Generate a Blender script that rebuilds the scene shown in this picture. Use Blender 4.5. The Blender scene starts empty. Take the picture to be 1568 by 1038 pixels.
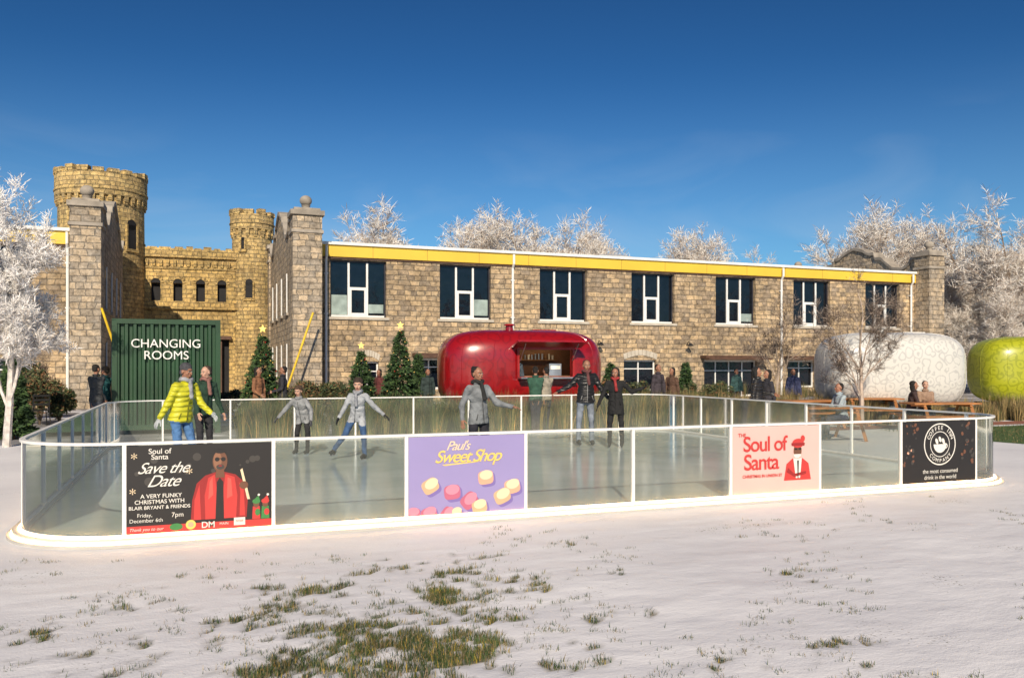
import bpy, math, random, bmesh
import numpy as np
from mathutils import Vector, Matrix, noise
R=math.radians
TH=math.atan(0.379); CT=math.cos(TH); ST=math.sin(TH)
scene=bpy.context.scene
COL=scene.collection
def w(lat,d): return (lat*CT+d*ST, -lat*ST+d*CT)

# ------------------------------------------------------------ materials
def newmat(name):
    m=bpy.data.materials.new(name); m.use_nodes=True
    nt=m.node_tree; nt.nodes.clear()
    o=nt.nodes.new('ShaderNodeOutputMaterial'); p=nt.nodes.new('ShaderNodeBsdfPrincipled')
    nt.links.new(p.outputs[0],o.inputs[0])
    return m,nt,p,o
def N(nt,t,**k):
    n=nt.nodes.new(t)
    for a,b in k.items(): setattr(n,a,b)
    return n
def M(name,col,rough=.7,metal=0,var=.25,vs=3.0,bump=.0,bs=30.,emit=0,ecol=None,spec=.5,coat=0,bd=.02):
    m,nt,p,o=newmat(name)
    tc=N(nt,'ShaderNodeTexCoord')
    ns=N(nt,'ShaderNodeTexNoise'); ns.inputs['Scale'].default_value=vs; ns.inputs['Detail'].default_value=5
    nt.links.new(tc.outputs['Object'],ns.inputs['Vector'])
    mr=N(nt,'ShaderNodeMapRange'); mr.inputs[1].default_value=.3; mr.inputs[2].default_value=.7
    mr.inputs[3].default_value=1-var; mr.inputs[4].default_value=1+var
    nt.links.new(ns.outputs[0],mr.inputs[0])
    mx=N(nt,'ShaderNodeVectorMath',operation='SCALE'); mx.inputs[0].default_value=col[:3]
    nt.links.new(mr.outputs[0],mx.inputs['Scale'])
    nt.links.new(mx.outputs[0],p.inputs['Base Color'])
    p.inputs['Roughness'].default_value=rough; p.inputs['Metallic'].default_value=metal
    p.inputs['Specular IOR Level'].default_value=spec
    p.inputs['Coat Weight'].default_value=coat
    if bump>0:
        n2=N(nt,'ShaderNodeTexNoise'); n2.inputs['Scale'].default_value=bs; n2.inputs['Detail'].default_value=4
        nt.links.new(tc.outputs['Object'],n2.inputs['Vector'])
        b=N(nt,'ShaderNodeBump'); b.inputs['Strength'].default_value=bump; b.inputs['Distance'].default_value=bd
        nt.links.new(n2.outputs[0],b.inputs['Height']); nt.links.new(b.outputs[0],p.inputs['Normal'])
    if emit>0:
        p.inputs['Emission Color'].default_value=(*(ecol or col)[:3],1); p.inputs['Emission Strength'].default_value=emit
    return m

def stone_mat(name,c1,c2,mort,cyl=None,bw=.46,rh=.2,stain=.5):
    m,nt,p,o=newmat(name); L=nt.links.new
    g=N(nt,'ShaderNodeNewGeometry')
    sp=N(nt,'ShaderNodeSeparateXYZ'); L(g.outputs['Position'],sp.inputs[0])
    cb=N(nt,'ShaderNodeCombineXYZ')
    if cyl:
        cx,cy,r=cyl
        a=N(nt,'ShaderNodeMath',operation='SUBTRACT'); a.inputs[1].default_value=cx; L(sp.outputs[0],a.inputs[0])
        b=N(nt,'ShaderNodeMath',operation='SUBTRACT'); b.inputs[1].default_value=cy; L(sp.outputs[1],b.inputs[0])
        t=N(nt,'ShaderNodeMath',operation='ARCTAN2'); L(a.outputs[0],t.inputs[0]); L(b.outputs[0],t.inputs[1])
        u=N(nt,'ShaderNodeMath',operation='MULTIPLY'); u.inputs[1].default_value=r; L(t.outputs[0],u.inputs[0])
    else:
        u=N(nt,'ShaderNodeMath',operation='ADD'); L(sp.outputs[0],u.inputs[0]); L(sp.outputs[1],u.inputs[1])
    L(u.outputs[0],cb.inputs[0]); L(sp.outputs[2],cb.inputs[1])
    nz=N(nt,'ShaderNodeTexNoise'); nz.inputs['Scale'].default_value=1.7; nz.inputs['Detail'].default_value=3
    L(g.outputs['Position'],nz.inputs['Vector'])
    s1=N(nt,'ShaderNodeVectorMath',operation='SUBTRACT'); s1.inputs[1].default_value=(.5,.5,.5); L(nz.outputs['Color'],s1.inputs[0])
    s2=N(nt,'ShaderNodeVectorMath',operation='MULTIPLY'); s2.inputs[1].default_value=(.40,.12,0); L(s1.outputs[0],s2.inputs[0])
    ad=N(nt,'ShaderNodeVectorMath',operation='ADD'); L(cb.outputs[0],ad.inputs[0]); L(s2.outputs[0],ad.inputs[1])
    br=N(nt,'ShaderNodeTexBrick'); br.offset=.43; br.offset_frequency=2; br.squash=.62; br.squash_frequency=3
    br.inputs['Scale'].default_value=1; br.inputs['Brick Width'].default_value=bw; br.inputs['Row Height'].default_value=rh
    br.inputs['Mortar Size'].default_value=.018; br.inputs['Mortar Smooth'].default_value=.35; br.inputs['Bias'].default_value=-.05
    br.inputs['Color1'].default_value=(*c1,1); br.inputs['Color2'].default_value=(*c2,1); br.inputs['Mortar'].default_value=(*mort,1)
    L(ad.outputs[0],br.inputs['Vector'])
    n2=N(nt,'ShaderNodeTexNoise'); n2.inputs['Scale'].default_value=3.6; n2.inputs['Detail'].default_value=7; n2.inputs['Roughness'].default_value=.75
    L(g.outputs['Position'],n2.inputs['Vector'])
    mr=N(nt,'ShaderNodeMapRange'); mr.inputs[1].default_value=.32; mr.inputs[2].default_value=.68; mr.inputs[3].default_value=.42; mr.inputs[4].default_value=1.5
    L(n2.outputs[0],mr.inputs[0])
    n3=N(nt,'ShaderNodeTexNoise'); n3.inputs['Scale'].default_value=.35; n3.inputs['Detail'].default_value=4
    L(g.outputs['Position'],n3.inputs['Vector'])
    mr3=N(nt,'ShaderNodeMapRange'); mr3.inputs[1].default_value=.35; mr3.inputs[2].default_value=.65; mr3.inputs[3].default_value=1-stain*.5; mr3.inputs[4].default_value=1.12
    L(n3.outputs[0],mr3.inputs[0])
    mm=N(nt,'ShaderNodeMath',operation='MULTIPLY'); L(mr.outputs[0],mm.inputs[0]); L(mr3.outputs[0],mm.inputs[1])
    sc=N(nt,'ShaderNodeVectorMath',operation='SCALE'); L(br.outputs['Color'],sc.inputs[0]); L(mm.outputs[0],sc.inputs['Scale'])
    n5=N(nt,'ShaderNodeTexNoise'); n5.inputs['Scale'].default_value=2.1; n5.inputs['Detail'].default_value=1; L(ad.outputs[0],n5.inputs['Vector'])
    r5=N(nt,'ShaderNodeMapRange'); r5.inputs[1].default_value=.52; r5.inputs[2].default_value=.62; r5.inputs[4].default_value=.55; L(n5.outputs[0],r5.inputs[0])
    mg=N(nt,'ShaderNodeMixRGB',blend_type='MULTIPLY'); mg.inputs[2].default_value=(.80,.86,.95,1); L(r5.outputs[0],mg.inputs[0]); L(sc.outputs[0],mg.inputs[1])
    L(mg.outputs[0],p.inputs['Base Color']); p.inputs['Roughness'].default_value=.9; p.inputs['Specular IOR Level'].default_value=.2
    h=N(nt,'ShaderNodeMath',operation='MULTIPLY_ADD'); h.inputs[1].default_value=-.8; L(br.outputs['Fac'],h.inputs[0]); L(n2.outputs[0],h.inputs[2])
    bp=N(nt,'ShaderNodeBump'); bp.inputs['Strength'].default_value=1; bp.inputs['Distance'].default_value=.11
    L(h.outputs[0],bp.inputs['Height']); L(bp.outputs[0],p.inputs['Normal'])
    return m

STONE=stone_mat('limestone_wall',(.64,.47,.28),(.33,.26,.19),(.30,.24,.17),rh=.235,bw=.52,stain=.35)
STONE_D=stone_mat('pier_stone',(.60,.47,.32),(.36,.31,.25),(.29,.25,.20),rh=.26,bw=.5,stain=.35)
CASTLE=stone_mat('castle_stone',(.72,.50,.19),(.50,.35,.15),(.34,.26,.14),rh=.24,bw=.44,stain=.35)
COPING=M('coping_stone',(.34,.30,.25),.9,var=.3,vs=2,bump=.4,bs=12)
SILL=M('sill_stone',(.52,.47,.39),.85,var=.15)
YEL=M('yellow_fascia_paint',(.76,.52,.055),.5,var=.06,vs=.8)
WHT=M('white_paint',(.80,.80,.78),.45,var=.05)
WHTM=M('white_metal_rail',(.80,.79,.76),.35,var=.03)
GLS=M('window_glass',(.005,.008,.014),.03,var=.3,spec=.5,bump=.35,bs=.9,bd=.04)
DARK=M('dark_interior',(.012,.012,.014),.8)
WOOD=M('wood',(.30,.15,.06),.6,var=.3,vs=6)
WOODD=M('dark_wood',(.10,.05,.03),.6,var=.3,vs=6)
BLK=M('black_metal',(.02,.02,.02),.4)
ROOF=M('roof_membrane',(.33,.34,.36),.8)
YPOLE=M('yellow_pole_paint',(.75,.50,.02),.4)

# ------------------------------------------------------------ mesh builder
class MB:
    def __init__(s): s.v=[];s.f=[];s.m=[]
    def add(s,vs,fs,m=0):
        o=len(s.v); s.v.extend([tuple(q) for q in vs])
        s.f.extend([tuple(i+o for i in f) for f in fs]); s.m.extend([m]*len(fs))
    def box(s,x0,x1,y0,y1,z0,z1,m=0,M4=None):
        vs=[(x,y,z) for z in (z0,z1) for y in (y0,y1) for x in (x0,x1)]
        if M4: vs=[M4@Vector(q) for q in vs]
        s.add(vs,[(0,2,3,1),(4,5,7,6),(0,1,5,4),(2,6,7,3),(0,4,6,2),(1,3,7,5)],m)
    def quad(s,a,b,c,d,m=0): s.add([a,b,c,d],[(0,1,2,3)],m)
    def prism(s,pts,y0,y1,m=0):
        n=len(pts); vs=[(x,y0,z) for x,z in pts]+[(x,y1,z) for x,z in pts]
        fs=[tuple(range(n)),tuple(range(2*n-1,n-1,-1))]+[(i,i+n,(i+1)%n+n,(i+1)%n) for i in range(n)]
        s.add(vs,fs,m)
    def tube(s,pts,rad,n=8,m=0,cap=True,closed=False):
        pts=[Vector(p) for p in pts]; K=len(pts)
        if not hasattr(rad,'__len__'): rad=[rad]*K
        vs=[];fs=[]; ref=None
        for i,p in enumerate(pts):
            a=pts[(i-1)%K] if (closed or i>0) else p; b=pts[(i+1)%K] if (closed or i<K-1) else p
            t=(b-a); t=t.normalized() if t.length>1e-9 else Vector((0,0,1))
            if ref is None:
                ref=Vector((0,0,1)) if abs(t.z)<.9 else Vector((1,0,0))
            x=ref-t*ref.dot(t)
            if x.length<1e-6: x=Vector((0,1,0)).cross(t)
            x.normalize(); y=t.cross(x); ref=x
            for j in range(n):
                an=2*math.pi*j/n; vs.append(p+(x*math.cos(an)+y*math.sin(an))*rad[i])
        for i in range(K if closed else K-1):
            for j in range(n):
                i2=(i+1)%K
                fs.append((i*n+j,i*n+(j+1)%n,i2*n+(j+1)%n,i2*n+j))
        if cap and not closed:
            fs.append(tuple(range(n-1,-1,-1))); fs.append(tuple((K-1)*n+j for j in range(n)))
        s.add(vs,fs,m)
    def ell(s,c,ax,m=0,nu=16,nv=10):
        c=Vector(c); ax=[Vector(a) for a in ax]; vs=[c-ax[2]]
        for i in range(1,nv):
            ph=-math.pi/2+math.pi*i/nv
            for j in range(nu):
                t=2*math.pi*j/nu
                vs.append(c+ax[0]*math.cos(ph)*math.cos(t)+ax[1]*math.cos(ph)*math.sin(t)+ax[2]*math.sin(ph))
        vs.append(c+ax[2]); fs=[]
        for j in range(nu): fs.append((0,1+(j+1)%nu,1+j))
        for i in range(nv-2):
            for j in range(nu):
                a=1+i*nu; fs.append((a+j,a+(j+1)%nu,a+nu+(j+1)%nu,a+nu+j))
        a=1+(nv-2)*nu
        for j in range(nu): fs.append((a+j,a+(j+1)%nu,len(vs)-1))
        s.add(vs,fs,m)
    def sph(s,c,r,m=0,nu=14,nv=9):
        s.ell(c,((r,0,0),(0,r,0),(0,0,r)),m,nu,nv)
    def cap(s,p,q,r1,r2,m=0,n=12):
        p=Vector(p);q=Vector(q);d=q-p;L=max(d.length,1e-5);d=d/L
        pts=[];rad=[]
        for a in (-85,-60,-30,0): pts.append(p+d*r1*math.sin(R(a)));rad.append(r1*math.cos(R(a)))
        for a in (0,30,60,85): pts.append(q+d*r2*math.sin(R(a)));rad.append(r2*math.cos(R(a)))
        s.tube(pts,rad,n,m)
    def cyl(s,c,r,z0,z1,n=24,m=0,r2=None):
        s.tube([(c[0],c[1],z0),(c[0],c[1],z1)],[r,r if r2 is None else r2],n,m)
    def mesh(s,name,mats,smooth=False):
        me=bpy.data.meshes.new(name); me.from_pydata(s.v,[],s.f)
        for x in mats: me.materials.append(x)
        me.polygons.foreach_set('material_index',s.m)
        if smooth: me.polygons.foreach_set('use_smooth',[True]*len(s.f))
        me.update(); return me
    def obj(s,name,mats,parent=None,smooth=False):
        o=bpy.data.objects.new(name,s.mesh(name,mats,smooth)); COL.objects.link(o)
        if parent: o.parent=parent
        return o
def empty(name,loc=(0,0,0),rz=0):
    e=bpy.data.objects.new(name,None); COL.objects.link(e); e.location=loc; e.rotation_euler=(0,0,rz); e.empty_display_size=.2
    return e
def inst(name,me,parent=None,loc=(0,0,0),rz=0,sc=1,mats=None):
    o=bpy.data.objects.new(name,me); COL.objects.link(o); o.location=loc; o.rotation_euler=(0,0,rz)
    o.scale=(sc,)*3 if not hasattr(sc,'__len__') else sc
    if parent: o.parent=parent
    return o
def text(body,parent,x,y,z,size,mat,shear=0,bold=0,align='CENTER',name=None,rx=90,spacing=1):
    c=bpy.data.curves.new(name or 'lettering','FONT'); c.body=body; c.size=size; c.shear=shear; c.offset=bold
    c.align_x=align; c.align_y='CENTER'; c.extrude=.0004; c.space_character=spacing
    c.materials.append(mat)
    o=bpy.data.objects.new(name or 'lettering',c); COL.objects.link(o); o.parent=parent
    o.location=(x,y,z); o.rotation_euler=(R(rx),0,0); return o
def fold(me,f):
    n=len(me.vertices); co=np.empty(n*3); me.vertices.foreach_get('co',co); no=np.empty(n*3); me.vertex_normals.foreach_get('vector',no)
    co=co.reshape(-1,3); no=no.reshape(-1,3)
    dd=np.array([f(Vector(c)) for c in co]); me.vertices.foreach_set('co',(co+no*dd[:,None]).ravel()); me.update()

# ------------------------------------------------------------ people
def remesh(mb,voxel,smooth_it=2,fac=.5):
    o=mb.obj('tmp',[])
    md=o.modifiers.new('r','REMESH'); md.mode='VOXEL'; md.voxel_size=voxel
    if smooth_it:
        sm=o.modifiers.new('s','SMOOTH'); sm.factor=fac; sm.iterations=smooth_it
    dg=bpy.context.evaluated_depsgraph_get()
    me=bpy.data.meshes.new_from_object(o.evaluated_get(dg))
    old=o.data; bpy.data.objects.remove(o); bpy.data.meshes.remove(old)
    me.polygons.foreach_set('use_smooth',[True]*len(me.polygons))
    return me
def L_(px,d): return (px-784)*d/1286
def handmesh():
    mb=MB(); mb.ell((0,0,.045),((.040,0,0),(0,.015,0),(0,0,.05)),0,14,10); mb.cap((0,0,-.02),(0,0,.02),.024,.026)
    for x,l,a in ((-.031,.062,-.10),(-.011,.078,-.03),(.011,.074,.03),(.030,.068,.10)):
        p=Vector((x,0,.082)); q=p+Vector((a*l*.5,-.006,l*.5)); e=q+Vector((a*.01,-.016,l*.42))
        mb.cap(p,q,.0092,.0085); mb.cap(q,e,.0085,.0072)
    p=Vector((.032,-.004,.025)); q=p+Vector((.028,-.010,.030)); e=q+Vector((.010,-.010,.030)); mb.cap(p,q,.013,.0105); mb.cap(q,e,.0105,.0085)
    return remesh(mb,.0045,1,.4)
HAND=handmesh()
def headmesh():
    mb=MB(); E=lambda c,r: mb.ell(c,((r[0],0,0),(0,r[1],0),(0,0,r[2])),0,20,14)
    E((0,.012,.032),(.075,.095,.088)); E((0,-.018,-.035),(.058,.068,.07)); E((0,-.045,-.082),(.028,.03,.028)); E((-.036,-.055,-.02),(.026,.026,.024)); E((.036,-.055,-.02),(.026,.026,.024))
    mb.cap((0,-.084,.010),(0,-.107,-.022),.008,.0135); E((0,-.072,.036),(.052,.018,.010)); E((0,-.082,-.056),(.024,.014,.010))
    for s_ in (-1,1): E((s_*.075,.012,-.004),(.010,.02,.031))
    mb.cap((0,.02,-.06),(0,.02,-.14),.045,.047)
    return remesh(mb,.006,2,.5)
HEAD0=headmesh()
def facebits():
    mb=MB()
    for s_ in (-1,1):
        mb.ell((s_*.03,-.079,.012),((.0135,0,0),(0,.008,0),(0,0,.007)),0,12,8); mb.sph((s_*.03,-.0855,.012),.0052,1,10,6)
        mb.ell((s_*.031,-.089,.030),((.017,0,.001*s_),(0,.005,0),(0,0,.0035)),1,10,6)
        mb.sph((s_*.0065,-.112,-.028),.0035,1,6,5)
    mb.ell((0,-.0925,-.051),((.021,0,0),(0,.006,0),(0,0,.0045)),2,12,6); mb.ell((0,-.092,-.060),((.018,0,0),(0,.006,0),(0,0,.005)),2,12,6)
    return mb.mesh('face_features',[M('eye_white',(.6,.57,.53),.3),M('eye_dark',(.015,.01,.008),.4),M('lips',(.30,.09,.07),.5)],True)
FACE=facebits()
def hairmesh(kind):
    mb=MB(); E=lambda c,r: mb.ell(c,((r[0],0,0),(0,r[1],0),(0,0,r[2])),0,20,14)
    if kind=='short': E((0,.034,.052),(.079,.088,.075)); E((0,.06,.0),(.066,.052,.065))
    if kind=='bun': E((0,.034,.050),(.080,.090,.077)); E((0,.055,.0),(.066,.055,.065)); E((0,.100,.090),(.040,.040,.038))
    if kind=='long': E((0,.034,.052),(.085,.094,.080)); E((0,.06,-.05),(.083,.055,.12)); E((-.07,.025,-.06),(.022,.042,.11)); E((.07,.025,-.06),(.022,.042,.11))
    if kind=='mop': E((0,.025,.055),(.089,.097,.082)); E((0,.06,.0),(.074,.06,.065)); E((0,-.062,.078),(.055,.028,.022))
    if kind=='beanie': E((0,.022,.066),(.086,.098,.084)); mb.ell((0,.020,.052),((.091,0,0),(0,.104,.02),(0,-.008,.028)),0,24,8); E((0,.06,-.01),(.07,.05,.07))
    if kind=='hood': E((0,.045,.048),(.096,.098,.094)); E((0,.07,-.06),(.088,.065,.09)); E((-.078,.03,-.03),(.026,.055,.09)); E((.078,.03,-.03),(.026,.055,.09))
    me=remesh(mb,.008,1,.5)
    if kind!='beanie': fold(me,lambda c: noise.noise(c*28)*.006+noise.noise(c*70)*.003)
    return me
HAIRS={k:hairmesh(k) for k in ('short','bun','long','mop','beanie','hood')}
mc={}
def CM(col,kind='cloth'):
    k=(tuple(col),kind)
    if k in mc: return mc[k]
    if kind=='skin': m=M('skin',col,.5,var=.06,vs=8)
    elif kind=='hair': m=M('hair',col,.8,var=.3,vs=40,bump=.5,bs=80)
    elif kind=='puffer':
        m=M('puffer_fabric',col,.42,var=.12,vs=6); nt=m.node_tree; p=[n for n in nt.nodes if n.type=='BSDF_PRINCIPLED'][0]
        tc=N(nt,'ShaderNodeTexCoord'); wv=N(nt,'ShaderNodeTexWave'); wv.bands_direction='Z'; wv.inputs['Scale'].default_value=4.; wv.inputs['Distortion'].default_value=2.5; nt.links.new(tc.outputs['Object'],wv.inputs['Vector'])
        b=N(nt,'ShaderNodeBump'); b.inputs['Strength'].default_value=.7; b.inputs['Distance'].default_value=.025; nt.links.new(wv.outputs['Fac'],b.inputs['Height']); nt.links.new(b.outputs[0],p.inputs['Normal'])
    else: m=M('cloth',col,.85,var=.28,vs=9,bump=1.0,bs=11,bd=.04)
    mc[k]=m; return m
def slotmat(o,mats):
    for i,m in enumerate(mats):
        o.material_slots[i].link='OBJECT'; o.material_slots[i].material=m
BROWN=(.33,.16,.10); TAN=(.54,.32,.23)
def person(name,lat,d,H=1.72,yaw=0,lean=(0,0,1),aP=((.2,0,-1),(.08,-.2,-1)),aM=((-.2,0,-1),(-.08,-.2,-1)),lP=((.06,0,-1),(.02,.03,-1)),lM=((-.06,0,-1),(-.02,.03,-1)),
           jacket=(.05,.05,.05),jk='cloth',pants=(.03,.03,.04),shoe=(.02,.02,.02),skin=BROWN,hair='short',haircol=(.012,.01,.009),glove=None,scarf=None,head=None,skates=False,seat=None,z0=0,long_coat=0,bulk=1.0,zipc=None):
    k=H/1.75; V=Vector; x_,y_=w(lat,d)
    root=empty(name,(x_,y_,z0),-TH)
    s=V((math.cos(R(yaw)),math.sin(R(yaw)),0)); f=V((math.sin(R(yaw)),-math.cos(R(yaw)),0)); up=V(lean).normalized()
    fu=s.cross(up) ; fu=(fu if fu.dot(f)>0 else -fu).normalized()
    nrm=lambda v: V(v).normalized()
    pel=V((0,0,0)); hip={1:pel+s*.09-V((0,0,.02)),-1:pel-s*.09-V((0,0,.02))}
    J={}
    for sg,lg in ((1,lP),(-1,lM)):
        kn=hip[sg]+nrm(lg[0])*.43; an=kn+nrm(lg[1])*.41; J[sg]=(kn,an)
    foot=.085+(.045 if skates else 0)
    zmin=min(J[1][1].z,J[-1][1].z)-foot
    pz=-zmin if seat is None else seat+.10
    off=V((0,0,pz)); pel=pel+off
    for sg in (1,-1): hip[sg]=hip[sg]+off; J[sg]=(J[sg][0]+off,J[sg][1]+off)
    nb=pel+up*.52; sho={1:pel+up*.455+s*.165,-1:pel+up*.455-s*.165}
    mb=MB(); parts=[]
    bl=bulk*(1.12 if jk=='puffer' else 1)
    def C(p,q,r1,r2,l): mb.cap(p,q,r1,r2); parts.append((p.copy(),q.copy(),(r1+r2)/2,l))
    def El(c,a,b_,u,l): mb.ell(c,(s*a,fu*b_,up*u),0,18,12); parts.append((c-up*u*.4,c+up*u*.4,(a+b_)*.5,l))
    El(pel+up*.0,.158,.115,.13,2)
    El(pel+up*.16,.145*bl,.108*bl,.15,1); El(pel+up*.34,.168*bl,.118*bl,.18,1)
    C(sho[1]+up*-.01,sho[-1]+up*-.01,.064*bl,.064*bl,1)
    C(nb+up*-.05,nb+up*.08,.056,.05,0); C(nb+up*-.06,nb+up*.01,.085,.066,1)
    hem=-.09-long_coat; vs=[];n=24; lv=((.22,.150*bl,.112*bl),(.05,.165*bl,.124*bl),(hem,.176*bl+long_coat*.12,.134*bl+long_coat*.15))
    for t_,a,b_ in lv:
        for i in range(n): an=2*math.pi*i/n; vs.append(pel+up*t_+s*a*math.cos(an)+fu*b_*math.sin(an))
    fs=[(i,(i+1)%n,n+(i+1)%n,n+i) for i in range(n)]+[(n+i,n+(i+1)%n,2*n+(i+1)%n,2*n+i) for i in range(n)]+[tuple(range(n-1,-1,-1)),tuple(range(2*n,3*n))]
    mb.add(vs,fs); parts.append((pel+up*.2,pel+up*(hem+.10),.15*bl,1))
    for sg,ar in ((1,aP),(-1,aM)):
        el=sho[sg]+nrm(ar[0])*.285; wr=el+nrm(ar[1])*.25
        C(sho[sg],el,.060*bl,.050*bl,1); C(el,wr,.050*bl,.038*bl,1); J[('a',sg)]=(el,wr)
        C(el-nrm(ar[0])*.03,el+nrm(ar[1])*.03,.054*bl,.053*bl,1)
    for sg in (1,-1):
        kn,an=J[sg]; C(hip[sg],kn,.088,.062,2); C(kn,an,.062,.046,2)
        sd_=(an-kn).normalized(); C(an-sd_*.10,an,.052,.050,3)
        toe=an+f*.155-V((0,0,.050)); heel=an-f*.045-V((0,0,.042)); C(heel,an+f*.06-V((0,0,.035)),.042,.042,3); C(an+f*.05-V((0,0,.04)),toe,.043,.034,3)
    me=remesh(mb,.0155,2,.5)
    fold(me,lambda q: noise.noise(Vector((q.x*9,q.y*9,q.z*16)))*.009+noise.noise(Vector((q.x*20,q.y*20,q.z*34+5)))*.005)
    nf=len(me.polygons); cen=np.empty(nf*3); me.polygons.foreach_get('center',cen); cen=cen.reshape(-1,3)
    best=np.full(nf,1e9); lab=np.zeros(nf,int)
    for p,q,r_,l in parts:
        p=np.array(p);q=np.array(q);dd=q-p; t=np.clip(((cen-p)@dd)/max(dd@dd,1e-9),0,1); ds=np.linalg.norm(cen-(p+t[:,None]*dd),axis=1)-r_
        mk=ds<best; best[mk]=ds[mk]; lab[mk]=l
    upn=np.array(up); h_=(cen-np.array(pel))@upn
    lab[(h_>hem+.004)&(lab==2)&(h_<.5)]=1 if seat is None else 2
    me.polygons.foreach_set('material_index',lab.tolist())
    for m_ in (CM(skin,'skin'),CM(jacket,jk),CM(pants),CM(shoe)): me.materials.append(m_)
    bo=bpy.data.objects.new('body',me); COL.objects.link(bo); bo.parent=root
    m2=MB(); pts=[nb+up*.018+(s*math.cos(t)*.070+fu*math.sin(t)*.068) for t in [2*math.pi*i/20 for i in range(20)]]; m2.tube(pts,.021,8,0,closed=True)
    if seat is None:
        zp=[pel+up*t_+fu*r_*bl for t_,r_ in ((hem+.01,.140),(.05,.130),(.16,.120),(.30,.124),(.40,.117),(.47,.100))]
        m2.tube(zp,.007,6,1)
        for sg in (-1,1):
            q=pel+up*.02+s*sg*.10*bl+fu*.110*bl; m2.tube([q-up*.05+s*sg*.02,q+up*.04-s*sg*.01],.006,6,1)
    m2.obj('collar_and_zip',[CM(jacket,jk),CM(zipc or tuple(c*.35 for c in jacket))],root,True)
    for sg in (1,-1):
        el,wr=J[('a',sg)]; zd=(wr-el).normalized(); xd=(f-zd*f.dot(zd))
        if xd.length<.1: xd=(V((0,0,1))-zd*zd.z)
        xd.normalize(); yd=zd.cross(xd)
        if (-yd).dot(-s*sg)<0: yd=-yd
        mat=Matrix((xd,yd,zd)).transposed().to_4x4(); mat.translation=wr+zd*.005
        ho=bpy.data.objects.new('hand',HAND); COL.objects.link(ho); ho.parent=root; ho.matrix_local=mat@Matrix.Scale(1.06 if glove else .95,4)
        slotmat(ho,[CM(glove) if glove else CM(skin,'skin')])
    hy=yaw if head is None else head[0]; tilt=0 if head is None else head[1]
    hup=(up*.6+V((0,0,1))).normalized(); hs_=.97 if H>1.5 else 1.1
    hc=nb+hup*.155*hs_
    Rm=Matrix.Translation(hc)@Matrix.Rotation(R(hy),4,'Z')@Matrix.Rotation(R(tilt),4,'X')@Matrix.Scale(hs_,4)
    for nm,mesh_,mats in (('head',HEAD0,[CM(skin,'skin')]),('face',FACE,None),('hair' if hair not in('beanie','hood') else 'headwear',HAIRS[hair],[CM(haircol,'hair' if hair not in('beanie','hood') else 'cloth')])):
        ho=bpy.data.objects.new(nm,mesh_); COL.objects.link(ho); ho.parent=root; ho.matrix_local=Rm
        if mats: slotmat(ho,mats)
    if scarf:
        m2=MB(); pts=[nb+up*.035+(s*math.cos(t)*.078+fu*math.sin(t)*.075)+up*.012*math.sin(3*t) for t in [2*math.pi*i/20 for i in range(20)]]
        m2.tube(pts,.032,8,0,closed=True); m2.cap(nb+fu*.10,nb+fu*.135-up*.22+s*.03,.03,.036); m2.obj('scarf',[CM(scarf)],root,True)
    if skates:
        m2=MB()
        for sg in (1,-1):
            an=J[sg][1]; M4=Matrix.Translation(an)@Matrix.Rotation(R(yaw),4,'Z')
            m2.box(-.004,.004,-.19,.085,-.128,-.104,0,M4); m2.box(-.012,.012,-.14,-.08,-.104,-.075,1,M4); m2.box(-.012,.012,-.01,.05,-.104,-.075,1,M4)
        m2.obj('skate_blades',[M('blade_steel',(.7,.7,.72),.25,metal=1),BLK],root)
    root.scale=(k,k,k)
    return root
HAND.materials.append(None); HEAD0.materials.append(None)
for h_ in HAIRS.values(): h_.materials.append(None)
ZI=.05
def Sk(n,px,d,**k): return person(n,L_(px,d),d,skates=True,z0=ZI,**k)
Sk('skating_woman',276,12.2,H=1.66,yaw=62,lean=(.16,0,1),aM=((-.38,-.25,-1),(-.42,-.1,-.8)),aP=((.35,.1,-1),(.6,-.2,-.5)),lM=((.12,-.1,-1),(-.12,0,-1)),lP=((.25,0,-1),(.12,0,-1)),
   jacket=(.60,.58,.03),jk='puffer',pants=(.08,.19,.40),skin=BROWN,hair='beanie',haircol=(.07,.07,.08),glove=(.45,.48,.5),scarf=(.32,.33,.36),head=(68,8))
Sk('skating_man',311,14,H=1.62,yaw=50,lean=(.08,0,1),aM=((-.05,-.2,-1),(.3,-.3,-.7)),aP=((.2,.1,-1),(.35,0,-.8)),lM=((.1,-.1,-1),(0,0,-1)),jacket=(.018,.05,.03),pants=(.03,.03,.035),skin=TAN,hair='short',haircol=(.06,.04,.03),scarf=(.25,.12,.1),head=(-30,5))
Sk('skating_child',464,15.6,H=1.32,yaw=-12,lean=(-.12,-.42,1),aM=((-.65,-.1,-.8),(-.7,-.2,-.8)),aP=((.5,-.2,-.8),(.1,-.4,-.8)),lM=((-.05,-.55,-1),(-.12,.3,-1)),lP=((.18,-.45,-1),(-.1,.35,-1)),
   jacket=(.26,.27,.28),pants=(.02,.02,.022),skin=TAN,hair='mop',haircol=(.07,.042,.025),glove=(.10,.10,.11),head=(-8,12),bulk=1.08)
Sk('skating_child',547,14.8,H=1.5,yaw=-15,lean=(.10,-.42,1),aM=((-.42,-.1,-.9),(-.25,-.5,-.6)),aP=((.60,-.1,-.7),(.75,-.1,-.6)),lM=((-.30,-.45,-.8),(-.60,.25,-.75)),lP=((.22,-.55,-.9),(-.02,.35,-1)),
   jacket=(.36,.38,.41),pants=(.04,.09,.20),skin=TAN,hair='mop',haircol=(.045,.028,.02),glove=(.03,.03,.03),scarf=(.28,.29,.32),head=(0,12))
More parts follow.
